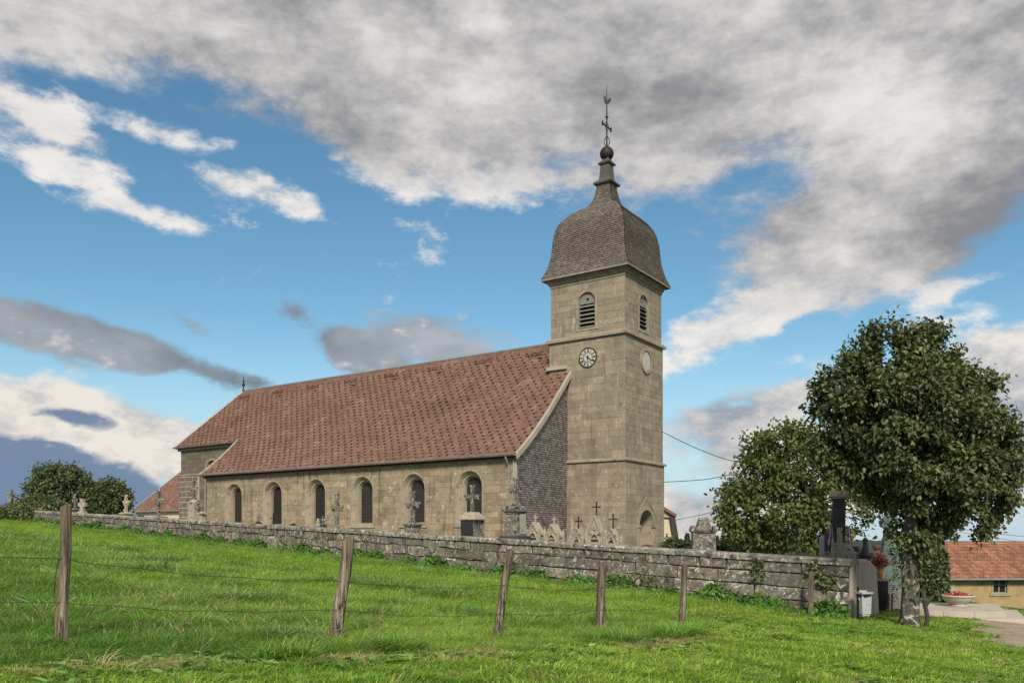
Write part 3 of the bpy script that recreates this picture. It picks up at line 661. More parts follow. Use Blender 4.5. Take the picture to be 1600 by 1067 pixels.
    b = MB(); Mr = Matrix.Translation((-CY, CY, 27.72)) @ Matrix.Rotation(R(38), 4, 'Z')
    n = len(pts)
    b.add([tuple(Mr @ Vector((x_, -.035, z_))) for x_, z_ in pts] + [tuple(Mr @ Vector((x_, .035, z_))) for x_, z_ in pts], [tuple(range(n)), tuple(range(n, 2 * n))[::-1]] + [(k, (k + 1) % n, n + (k + 1) % n, n + k) for k in range(n)])
    b.build('weathercock', T['iron'], tr)
tower()

# --- nave, chancel, sacristy
PROF = [(0, 12.82), (1.3, 11.55), (2.6, 10.24), (4.0, 8.80), (5.2, 7.56), (6.0, 6.80), (6.75, 6.12), (7.6, 5.42), (8.3, 4.88), (8.68, 4.62)]
def zroof(t): return float(np.interp(t, [p[0] for p in PROF], [p[1] for p in PROF]))
XV = -3.65; XEV = -33.0; XR, XH, TH = -39.0, -41.35, 5.2
WIN = [-(7.3 + 4.4 * k) for k in range(6)]
def nave():
    ops = [(x, .93, .72, 2.92) for x in WIN]
    mb = MB(); core_wall(mb, smap(YS), XE, XG, ZB, 4.55, ops)
    mb.quad((XE, YN, ZB), (XG, YN, ZB), (XG, YN, 4.55), (XE, YN, 4.55))
    def gable(x):
        P = [(x, CY + t * s, z - .12) for s in (-1, 1) for t, z in (PROF[:-1] if s > 0 else PROF[:-1][::-1])]
        mb.quad((x, YS, ZB), *P, (x, YN, ZB))
    gable(XG); gable(XE)
    n = mb.build('nave', T['mortar'], church)
    lay(ashlar(XE, XG + .02, ZB + .6, 4.4, .36, .82, [(u, h + .13, z - .2, s) for u, h, z, s in ops], rnd), smap(YS), n, 'ashlar_nave', .014, 1.0)
    b = MB(); b.box(XE - .05, XG + .05, YS - .12, YS + .1, 4.36, 4.5); b.box(XE - .05, XG + .05, YS - .2, YS + .1, 4.5, 4.62); b.build('eaves_cornice', T['dressed'], n)
    # arched windows with splayed stone reveals
    fm = smap(YS); k_ = 16
    for x in WIN:
        def ring(hw, z0, zs): return [(x - hw, z0)] + [(x - hw * math.cos(math.pi * k / k_), zs + hw * math.sin(math.pi * k / k_)) for k in range(k_ + 1)] + [(x + hw, z0)]
        rs = [(ring(1.06, .72, 2.92), -.01), (ring(1.06, .72, 2.92), .022), (ring(.93, .72, 2.92), .022), (ring(.80, .74, 2.90), -.20), (ring(.80, .74, 2.90), -.24), (ring(.70, .76, 2.90), -.26), (ring(.64, .80, 2.88), -.42), (ring(.62, .80, 2.88), -.58)]
        b = MB()
        for (p, d), (q, e) in zip(rs, rs[1:]):
            for k in range(len(p) - 1): b.quad(fm(*p[k], d), fm(*p[k + 1], d), fm(*q[k + 1], e), fm(*q[k], e))
        w = b.build('window', T['dressed'], church)
        s = MB(); s.prism([(x - 1.14, .52), (x + 1.14, .52), (x + 1.14, .70), (x - 1.14, .70)], fm, -.02, .09)
        s.add([fm(x - .93, .70, .09), fm(x + .93, .70, .09), fm(x + .64, .86, -.58), fm(x - .64, .86, -.58)], [(0, 1, 2, 3)]); s.build('sill', T['dressed'], w)
        g = MB(); r_ = ring(.63, .80, 2.88); g.prism(r_, fm, -.60, -.56); g.build('pane', T['glass'], w)
        g = MB()
        for z in [.8 + .22 * q for q in range(1, 12)]:
            e = .61 if z < 2.88 else math.sqrt(max(.01, .37 - (z - 2.88) ** 2))
            g.prism([(x - e, z), (x + e, z), (x + e, z + .02), (x - e, z + .02)], fm, -.56, -.535)
        for dx in (-.45, -.3, -.15, 0, .15, .3, .45): g.prism([(x + dx - .008, .8), (x + dx + .008, .8), (x + dx + .008, 2.9 + math.sqrt(.36 - dx * dx)), (x + dx - .008, 2.9 + math.sqrt(.36 - dx * dx))], fm, -.56, -.543)
        g.build('glazing_bars', T['slate_base'], w)
    # slate hung west gable
    Vs, Fs = [], []; cnt = 0; ex = .13; wd = .19; fm = wmap(XG)
    for k in range(int((12.5 - ZB) / ex)):
        z0 = ZB + k * ex; z1 = z0 + ex * 1.25
        tmax = np.interp(-(z0), [-p[1] + .15 for p in PROF], [p[0] for p in PROF]) if z0 > PROF[-1][1] - .15 else CY - YS
        tmax = min(tmax, CY - YS - .005)
        xs = np.arange(-tmax - .2 + (k % 2) * wd / 2, tmax, wd); x0 = np.clip(xs + .006, -tmax, tmax); x1 = np.clip(xs + wd - .006, -tmax, tmax); ok = (x1 - x0 > .02) & ((x1 < -CY + .1) | (x0 > CY - .1)); x0, x1 = x0[ok] + CY, x1[ok] + CY; n_ = len(x0)
        if not n_: continue
        lf = .040 + .012 * rng.random(n_)
        o = np.ones(n_)
        V = np.stack([np.stack([XG + lf, x0, z0 * o], 1), np.stack([XG + lf, x1, z0 * o], 1), np.stack([XG + .006 * o, x1, z1 * o], 1), np.stack([XG + .006 * o, x0, z1 * o], 1), np.stack([XG + 0 * o, x0, z0 * o], 1), np.stack([XG + 0 * o, x1, z0 * o], 1)], 1).reshape(-1, 3)
        i = np.arange(n_)[:, None] * 6 + cnt; Vs.append(V); Fs.append(np.concatenate([i + [[0, 1, 2, 3]], i + [[4, 5, 1, 0]]])); cnt += 6 * n_
    np_mesh('slate_cladding', np.concatenate(Vs), np.concatenate(Fs), T['slate'], n, 'stuff')
    # corner pilaster strip where slates meet the ashlar
    b = MB(); b.box(XG - .06, XG + .05, YS - .05, YS + .05, ZB, 4.5); b.build('corner_trim', T['paint_pale'], n)
    # roof core
    b = MB()
    def xend(t): return XR + (XH - XR) * min(t, TH) / TH if t <= TH else XEV
    ins = [p for p in PROF]
    for s in (-1, 1):
        for (t0, z0), (t1, z1) in zip(ins, ins[1:]):
            e0 = xend(t0) if t1 <= TH else XEV; e1 = xend(t1) if t1 <= TH else XEV
            b.quad((XV, CY + s * t0, z0 - .03), (e0, CY + s * t0, z0 - .03), (e1, CY + s * t1, z1 - .03), (XV, CY + s * t1, z1 - .03))
            b.quad((XV, CY + s * t0, z0 - .2), (e0, CY + s * t0, z0 - .2), (e1, CY + s * t1, z1 - .2), (XV, CY + s * t1, z1 - .2))
    b.quad((XR, CY, 12.8), (XH, CY - TH, 7.56), (XH, CY + TH, 7.56))
    rf = b.build('roof', T['tile_base'], church)
    # tiles of the south slope
    P = np.array(PROF); seg = np.hypot(*np.diff(P, axis=0).T); arc = np.concatenate([[0], np.cumsum(seg)]); A_ = arc[-1]
    Vs, Fs = [], []; cnt = 0; ex = .128; wd = .185
    for k in range(int(A_ / ex) + 1):
        d0 = A_ - k * ex; d1 = max(0, d0 - ex * 1.2)
        t0, z0 = np.interp(d0, arc, P[:, 0]), np.interp(d0, arc, P[:, 1]); t1, z1 = np.interp(d1, arc, P[:, 0]), np.interp(d1, arc, P[:, 1])
        ny, nz = (z1 - z0), (t0 - t1); l = math.hypot(ny, nz) or 1; ny, nz = ny / l, nz / l
        xe = xend(t0); xs = np.arange(xe + (k % 2) * wd / 2 - wd / 2, XV, wd)
        x0 = np.clip(xs + .004, xe, XV); x1 = np.clip(xs + wd - .004, xe, XV); ok = x1 - x0 > .03; x0, x1 = x0[ok], x1[ok]; n_ = len(x0); o = np.ones(n_)
        lf = .034 + .013 * rng.random(n_) + .008 * np.sin(x0 * .9 + k * .2); j = rng.uniform(-.008, .008, n_); ys0 = CY - t0; ys1 = CY - t1
        sag = -.06 * (.5 + .5 * np.sin(x0 * .42 + 1) * np.sin(d0 * .5 + x0 * .11)) * np.sin(np.pi * d0 / A_)
        V = np.stack([np.stack([x0, ys0 - ny * lf, z0 + nz * lf + j + sag], 1), np.stack([x1, ys0 - ny * lf, z0 + nz * lf + j + sag], 1), np.stack([x1, ys1 - .004 * o, z1 + .004 * o + sag], 1), np.stack([x0, ys1 - .004 * o, z1 + .004 * o + sag], 1),
                      np.stack([x0, ys0 + .01 * o, z0 - .01 + j + sag], 1), np.stack([x1, ys0 + .01 * o, z0 - .01 + j + sag], 1)], 1).reshape(-1, 3)
        i = np.arange(n_)[:, None] * 6 + cnt; Vs.append(V); Fs.append(np.concatenate([i + [[0, 1, 2, 3]], i + [[4, 5, 1, 0]]])); cnt += 6 * n_
    np_mesh('roof_tiles', np.concatenate(Vs), np.concatenate(Fs), T['tile'], rf, 'stuff')
    # rows of snow guard tiles and the vent tiles under the ridge
    b = MB()
    def guard(x, d, w=.14, h=.07, l=.16):
        t, z = np.interp(d, arc, P[:, 0]), np.interp(d, arc, P[:, 1]); t2, z2 = np.interp(d - l, arc, P[:, 0]), np.interp(d - l, arc, P[:, 1])
        ny, nz = (z2 - z), (t - t2); q = math.hypot(ny, nz) or 1; ny, nz = ny / q, nz / q
        y, y2 = CY - t, CY - t2
        b.add([(x - w / 2, y, z + .02), (x + w / 2, y, z + .02), (x + w * .42, y - ny * h, z + nz * h + .02), (x - w * .42, y - ny * h, z + nz * h + .02), (x - w / 2, y2, z2 + .02), (x + w / 2, y2, z2 + .02)], [(0, 1, 2, 3), (3, 2, 5, 4), (0, 3, 4), (1, 5, 2)])
    r_ = 0; d = A_ - .35
    while d > .75:
        t = np.interp(d, arc, P[:, 0]); x = XV - .35 - (r_ % 2) * .31
        while x > xend(t) + .25:
            if rnd.random() > .04: guard(x + rnd.uniform(-.02, .02), d)
            x -= .62
        d -= ex * 3; r_ += 1
    for k in range(8):
        xc = -7.2 - k * 4.3
        for i in range(7):
            for j in range(3): guard(xc - i * .2 + j * .12, .95 + j * .16 + (i % 2) * .03, .11, .055, .1)
        guard(xc + .35, 1.75, .2, .12, .25)
    b.build('snow_guards', T['guard'], rf, kind='stuff')
    # bargeboard of the west verge, ridge, hip and valley flashings
    b = MB()
    for (t0, z0), (t1, z1) in zip(PROF, PROF[1:]):
        for s in (-1, 1):
            b.add([(XV + .05, CY + s * t0, z0 + .10), (XV + .05, CY + s * t1, z1 + .10), (XV + .05, CY + s * t1, z1 - .27), (XV + .05, CY + s * t0, z0 - .27), (XV - .12, CY + s * t0, z0 + .10), (XV - .12, CY + s * t1, z1 + .10), (XV - .02, CY + s * t1, z1 - .27), (XV - .02, CY + s * t0, z0 - .27)],
                  [(0, 1, 2, 3), (0, 4, 5, 1), (3, 2, 6, 7)] + ([(1, 5, 6, 2)] if t1 > 8.6 else []))
    b.build('bargeboard', T['paint_pale'], rf)
    b = MB()
    b.tube([(-5.0, CY, 12.86), (XR, CY, 12.86)], .10, 8); b.tube([(XR, CY, 12.86), (XH, CY - TH, 7.60)], .09, 8); b.tube([(XR, CY, 12.86), (XH, CY + TH, 7.60)], .09, 8); b.build('ridge_capping', T['zinc'], rf)
    b = MB()
    pts = [(XEV, CY - t, z + .05) for t, z in PROF if t >= TH]; b.tube(pts, .075, 6)
    b.build('verge_flashing', T['paint_pale'], rf)
    b = MB(); b.box(-TW - .3, -3.95, -.24, .02, 10.42, 10.48); b.box(-TW - .3, -3.95, -.12, .02, 10.48, 10.68); b.build('tower_flashing', T['paint_pale'], rf)
    b = MB(); c = (XR, CY, 12.85); b.lathe([(.16, 0), (.10, .12), (.05, .25), (.05, .42), (.13, .5), (.15, .58), (.12, .67), (.05, .74), (.07, .86), (.09, .92), (.03, 1.0), (.02, 1.35), (.002, 1.5)], c, 10); b.build('ridge_finial', T['iron'], rf, smooth=True)
    # gutters and downpipes
    def gutter(x0, x1, y, z):
        b = MB(); pr = [(math.cos(a) * .10, math.sin(a) * .10) for a in np.linspace(math.pi, 2 * math.pi, 8)]
        for (a, c_), (e, f_) in zip(pr, pr[1:]): b.quad((x0, y + a, z + c_), (x1, y + a, z + c_), (x1, y + e, z + f_), (x0, y + e, z + f_))
        b.tube([(x0, y - .10, z), (x1, y - .10, z)], .022, 6); b.build('gutter', T['zinc'], church)
    gutter(XEV, XV - .1, CY - 8.78, 4.62); gutter(XH - .05, XEV + .6, CY - TH - .12, 7.5)
    for x in (XG - .42, XE + .12):
        b = MB(); b.tube([(x, CY - 8.78, 4.55), (x, CY - 8.72, 4.35), (x, YS - .14, 4.0), (x, YS - .14, ZB + .5)], .06, 10)
        for z in (3.6, 1.6, 0.0): b.lathe([(.07, z), (.08, z + .02), (.08, z + .06), (.07, z + .08)], (x, YS - .14, 0), 10)
        b.build('downpipe', T['zinc'], church)
    b = MB(); b.tube([(XG - .1, YS - .1, 4.3), (XG - .1, YS - .1, ZB + .5)], .045, 8); b.build('downpipe', T['paint_pale'], church)
    # chancel
    YC0, YC1, XC = CY - 4.87, CY + 4.87, -41.0
    mb = MB(); core_wall(mb, smap(YC0), XC, XE, ZB, 7.4, [(-36.75, .75, 1.2, 5.5)])
    mb.quad((XC, YC0, ZB), (XC, YC1, ZB), (XC, YC1, 7.4), (XC, YC0, 7.4)); mb.quad((XC, YC1, ZB), (XE, YC1, ZB), (XE, YC1, 7.4), (XC, YC1, 7.4))
    ch = mb.build('chancel', T['mortar'], church)
    lay(ashlar(XC, XE, 5.0, 7.2, .36, .9, [(-36.75, .92, 1.0, 5.5)], rnd), smap(YC0), ch, 'ashlar_dark', .02, .8)
    lay(ashlar(-38.4, XE, .5, 5.0, .36, .9, [(-36.75, .92, 1.0, 5.5)], rnd), smap(YC0), ch, 'ashlar_dark', .02, .8)
    b = MB(); b.box(XC - .12, -38.5, YC0 - .12, YC0 + .1, ZB, 5.2); b.build('buttress', T['mortar_pale'], ch)
    lay(ashlar(XC - .12, -38.5, .4, 5.2, .42, .85, [], rnd, gap=.065), smap(YC0 - .12), ch, 'ashlar_dark', .03, 1.0)
    b = MB(); b.box(XC - .2, XE, YC0 - .2, YC0 + .1, 7.2, 7.42); b.build('eaves_cornice', T['dressed'], ch)
    fm = smap(YC0); x = -36.75
    def ring(hw, z0, zs): return [(x - hw, z0)] + [(x - hw * math.cos(math.pi * k / k_), zs + hw * math.sin(math.pi * k / k_)) for k in range(k_ + 1)] + [(x + hw, z0)]
    rs = [(ring(.92, 1.2, 5.5), -.01), (ring(.92, 1.2, 5.5), .03), (ring(.75, 1.2, 5.5), .03), (ring(.6, 1.3, 5.5), -.5)]
    b = MB()
    for (p, d), (q, e) in zip(rs, rs[1:]):
        for k in range(len(p) - 1): b.quad(fm(*p[k], d), fm(*p[k + 1], d), fm(*q[k + 1], e), fm(*q[k], e))
    w = b.build('window', T['dressed'], church); g = MB(); g.prism(ring(.61, 1.3, 5.5), fm, -.52, -.48); g.build('pane', T['glass'], w)
    # sacristy with hipped roof, east of the chancel
    ys0, ys1, xe = -1.6, 7.0, -49.7
    mb = MB()
    mb.box(xe + .3, -41.0, ys0 + .3, ys1, ZB, 2.2); sc = mb.build('sacristy', T['render_cream'], church)
    b = MB(); ap = (-45.6, 2.7, 7.3)
    b.add([(xe, ys0, 2.2), (-40.9, ys0, 2.2), (-40.9, 2.7, 7.3), ap, (xe, ys1 + .2, 2.2), (-40.9, ys1 + .2, 2.2)], [(0, 1, 2, 3), (0, 3, 4), (4, 3, 2, 5)])
    r2 = b.build('sacristy_roof', T['tile_base'], church)
    Vs, Fs = [], []; cnt = 0; n_c = 52
    for k in range(n_c):
        f0, f1 = k / n_c, min(1, (k + 1.2) / n_c); y0, z0, y1, z1 = ys0 + 4.3 * f0, 2.2 + 5.1 * f0, ys0 + 4.3 * f1, 2.2 + 5.1 * f1
        xl = xe + 4.1 * f0; xs = np.arange(xl + (k % 2) * .09 - .09, -40.95, .185); x0 = np.clip(xs + .004, xl, -40.95); x1 = np.clip(xs + .181, xl, -40.95); ok = x1 - x0 > .03; x0, x1 = x0[ok], x1[ok]; n_ = len(x0); o = np.ones(n_); lf = .025 + .02 * rng.random(n_)
        V = np.stack([np.stack([x0, y0 - lf * .76, z0 + lf * .64], 1), np.stack([x1, y0 - lf * .76, z0 + lf * .64], 1), np.stack([x1, y1 * o, z1 * o + .01], 1), np.stack([x0, y1 * o, z1 * o + .01], 1), np.stack([x0, y0 * o, z0 * o - .01], 1), np.stack([x1, y0 * o, z0 * o - .01], 1)], 1).reshape(-1, 3)
        i = np.arange(n_)[:, None] * 6 + cnt; Vs.append(V); Fs.append(np.concatenate([i + [[0, 1, 2, 3]], i + [[4, 5, 1, 0]]])); cnt += 6 * n_
    np_mesh('roof_tiles', np.concatenate(Vs), np.concatenate(Fs), T['tile'], r2, 'stuff')
    b = MB(); b.tube([(xe, ys0, 2.26), (ap[0], ap[1], ap[2] + .05)], .08, 6); b.tube([(xe, ys0 - .02, 2.2), (-40.9, ys0 - .02, 2.2)], .06, 6); b.build('hip_capping', T['zinc'], r2)
nave()
# --- the 300 largest stones as single pieces, the rest of each wall joined
def set_stones():
    S = sorted(STONES, key=lambda s: -s[0]); rest = {}
    for i, (ar, p, fm, pr, mt, part) in enumerate(S):
        if i < 300:
            b = MB(); b.prism(p, fm, -.01, pr, inset=.005, back=False); b.build('stone', T[mt], part)
        else:
            rest.setdefault((part.name, mt), (part, MB()))[1].prism(p, fm, -.01, pr, inset=.005, back=False)
    for (nm, mt), (part, b) in rest.items(): b.build('stonework', T[mt], part, kind='stuff')
set_stones()

# ------------------------------------------------------------------ churchyard wall
def wall_pt(u, z, d):
    """u along the wall from its right corner, d outward (towards the field)"""
    return (WA.x + WU.x * u - WU.y * d, WA.y + WU.y * u + WU.x * d, z)
def wtop(u): return -.57 + 2.0 * u / 45.2
def build_wall():
    rr = random.Random(21)
    w = thing('churchyard_wall', 'long weathered stone wall with lichen and pale coping round the churchyard', 'wall', (0, 0, 0))
    b = MB(); n = 40
    for k in range(n):
        u0, u1 = WL * k / n, WL * (k + 1) / n; P = []
        for u in (u0, u1):
            gx = wall_pt(u, 0, 0); zg = gz(gx[0], gx[1]) - .4
            P.append([wall_pt(u, zg, 0), wall_pt(u, wtop(u) - .1, 0), wall_pt(u, wtop(u) - .1, -.42), wall_pt(u, zg, -.42)])
        for q in range(4): b.quad(P[0][q], P[1][q], P[1][(q + 1) % 4], P[0][(q + 1) % 4])
    b.build('wall_core', T['wallcore'], w)
    # coursed blocks following the slope of the coping
    for c in range(4):
        u = 0.0 if c % 2 else -.0
        while u < WL:
            big = max(0, 1 - u / 22)
            l = rr.uniform(.55, 1.05) + big * rr.uniform(.1, .7)
            if c and u == 0: l *= rr.uniform(.5, 1)
            if u > 14 and rr.random() < .5: l *= .6
            l = min(l, WL - u)
            hs = [.30, .33, .32, .42]; off = [.115, .415, .745, 1.065][c]
            j0, j1 = rr.uniform(-.012, .012), rr.uniform(-.012, .012)
            gx = wall_pt(u + l / 2, 0, 0); zg = gz(gx[0], gx[1])
            if wtop(u) - off > zg - .12:
                g_ = .012; rag = (1 - big) * .055 + .008
                def Z(uu, o): return wtop(uu) - o
                a, e = u + g_ + rr.uniform(0, rag), u + l - g_ - rr.uniform(0, rag)
                poly = [(a, Z(a, off + hs[c] - g_) + j0 + rr.uniform(-rag, rag)), ((a + e) / 2, Z((a + e) / 2, off + hs[c] - g_) + rr.uniform(-rag, rag)), (e, Z(e, off + hs[c] - g_) + j1 + rr.uniform(-rag, rag)),
                        (e, Z(e, off + g_) + j1 + rr.uniform(-rag, rag)), ((a + e) / 2, Z((a + e) / 2, off + g_) + rr.uniform(-rag, rag)), (a, Z(a, off + g_) + j0)]
                b = MB(); b.prism(poly, wall_pt, -.02, .045 + rr.uniform(-.018, .022), inset=.02, back=False); b.build('stone', T['wallstone'], w)
            u += l
    u = -.05
    while u < WL:
        l = rr.uniform(.9, 1.7); l = min(l, WL - u); a, e = u + .006, u + l - .006; h = rr.uniform(-.01, .01)
        b = MB(); sec = [(.085, -.13), (.09, -.03), (.04, .015), (-.2, .03), (-.44, .015), (-.5, -.04), (-.5, -.13)]
        pts = [[wall_pt(uu, wtop(uu) + z_ + h + rr.uniform(-.006, .006), d_) for d_, z_ in sec] for uu in (a, e)]
        m_ = len(sec); b.add(pts[0] + pts[1], [tuple(range(m_)), tuple(range(m_, 2 * m_))[::-1]] + [(k, (k + 1) % m_, m_ + (k + 1) % m_, m_ + k) for k in range(m_)])
        b.build('coping_stone', T['coping'], w); u += l
    # cement rendered return at the corner, battered end, top dropping towards the gate
    p = thing('gate_return_wall', 'short cement rendered wall behind the litter bin, sloping at its top', 'wall', (7.86, 19.42, 0), 0)
    dr = Vector((2.05, 3.35)).normalized(); nr = Vector((dr.y, -dr.x)); Lr = 3.85
    def M_(u, d): return (dr.x * u + nr.x * d, dr.y * u + nr.y * d)
    b = MB(); secs = []
    for k in range(13):
        u = .06 + Lr * k / 12; top = -.56 - .05 * k / 12 - (.22 * max(0, (k - 7) / 5) ** 1.3); e_ = .14 if k == 12 else 0
        lf = -.02 - .38 * min(1, k / 2)
        secs.append([(*M_(u + e_, .10), -2.6), (*M_(u, .03), top - .05), (*M_(u, -.01), top), (*M_(u, lf), top), (*M_(u + e_, lf - .02), -2.6)])
    for s0, s1 in zip(secs, secs[1:]):
        for q in range(4): b.quad(s0[q], s1[q], s1[q + 1], s0[q + 1])
    b.quad(*secs[0]); b.quad(*secs[-1][::-1]); b.build('rendered_wall', T['cementwall'], p)
build_wall()

# ------------------------------------------------------------------ graves
def gplace(x, Y): X = (x - 800) / F * Y; return (X, Y, yard(X, Y) - .02)
def zof(y, Y): return (837 - y) / F * Y
def cross(mb, z0, h, w, t=.06, arm=.66, ends=True, d=None, x=0, y=0):
    d = d or t; zc = z0 + h * arm
    mb.box(x - t / 2, x + t / 2, y - d / 2, y + d / 2, z0, z0 + h); mb.box(x - w / 2, x - t / 2, y - d / 2 + .003, y + d / 2 - .003, zc - t / 2, zc + t / 2); mb.box(x + t / 2, x + w / 2, y - d / 2 + .003, y + d / 2 - .003, zc - t / 2, zc + t / 2)
    if ends:
        for ex, ez in ((-w / 2, zc), (w / 2, zc), (0, z0 + h)):
            for ox, oz in ((0, 0), (t * .6, t * .5), (-t * .6, t * .5), (0, -t * .55)): mb.ball((x + ex + ox, y, ez + oz), t * .5, 6)
def ornate(z0, h, w, t=.10):
    """carved stone cross wrapped in garlands"""
    mb = MB(); cross(mb, z0, h, w, t, .62, True, t * .8); r_ = random.Random(int(z0 * 1000 + h * 77))
    for k in range(16):
        a = k / 16; mb.ball((r_.uniform(-1, 1) * t * .55, -t * .35 + r_.uniform(-.02, .02), z0 + h * a * .95), t * r_.uniform(.22, .42), 6)
    for k in range(8): mb.ball(((k - 3.5) / 8 * w, -t * .3, z0 + h * .62 + r_.uniform(-.04, .02)), t * r_.uniform(.25, .4), 6)
    for k in range(7): mb.ball((r_.uniform(-1, 1) * t * 1.1, -t * .2, z0 + r_.uniform(0, .12)), t * r_.uniform(.3, .45), 6)
    return mb
def monument(x, Y, label, y_top, y_shaft, wpx, mat, kind='ornate', cw=None, rz=CROT, capmat=None):
    """pedestal whose top stands at y_shaft in the photo, with a cross up to y_top"""
    X, Yw, zg = gplace(x, Y); o = thing('grave_monument', label, 'grave', (X, Yw, zg), rz)
    zs = zof(y_shaft, Y) - zg; zt = zof(y_top, Y) - zg; w = wpx / F * Y
    b = MB(); b.cbox((0, 0, 0), w * 1.7, w * 1.5, .16); b.cbox((0, 0, .16), w * 1.4, w * 1.25, .14); b.build('plinth', T[mat], o)
    b = MB(); b.cbox((0, 0, .30), w, w * .85, max(.05, zs - .30 - .16), taper=(.88, .88)); b.build('shaft', T[mat], o)
    b = MB(); b.cbox((0, 0, zs - .16), w * 1.02, w * .9, .05); b.cbox((0, 0, zs - .11), w * 1.2, w * 1.05, .06); b.cbox((0, 0, zs - .05), w * 1.05, w * .9, .05, taper=(.7, .7)); b.build('cornice', T[capmat or mat], o)
    if zt - zs > .08:
        ornate(zs - .02, zt - zs, cw or (zt - zs) * .55, max(.05, w * .26)).build('cross', T[capmat or mat], o)
    return o
monument(248, 45, 'lichen covered carved cross on round base in front of the brown sacristy roof', 768, 806, 18, 'grave_grey', cw=.55)
monument(527, 36, 'carved garlanded stone cross between the third and fourth nave windows from the left', 774, 824, 20, 'grave_grey', cw=.5)
monument(645, 33, 'worn carved cross on dark square pedestal before the second nave window from the tower', 771, 816, 21, 'grave_grey', cw=.5)
monument(197, 48, 'pale pinkish stone cross on broad base left of the sacristy roof', 776, 800, 15, 'grave_pale', cw=.4)
monument(117, 51, 'dark small carved cross behind the wall, left of the broad grey cross', 774, 794, 11, 'grave_grey', cw=.45)
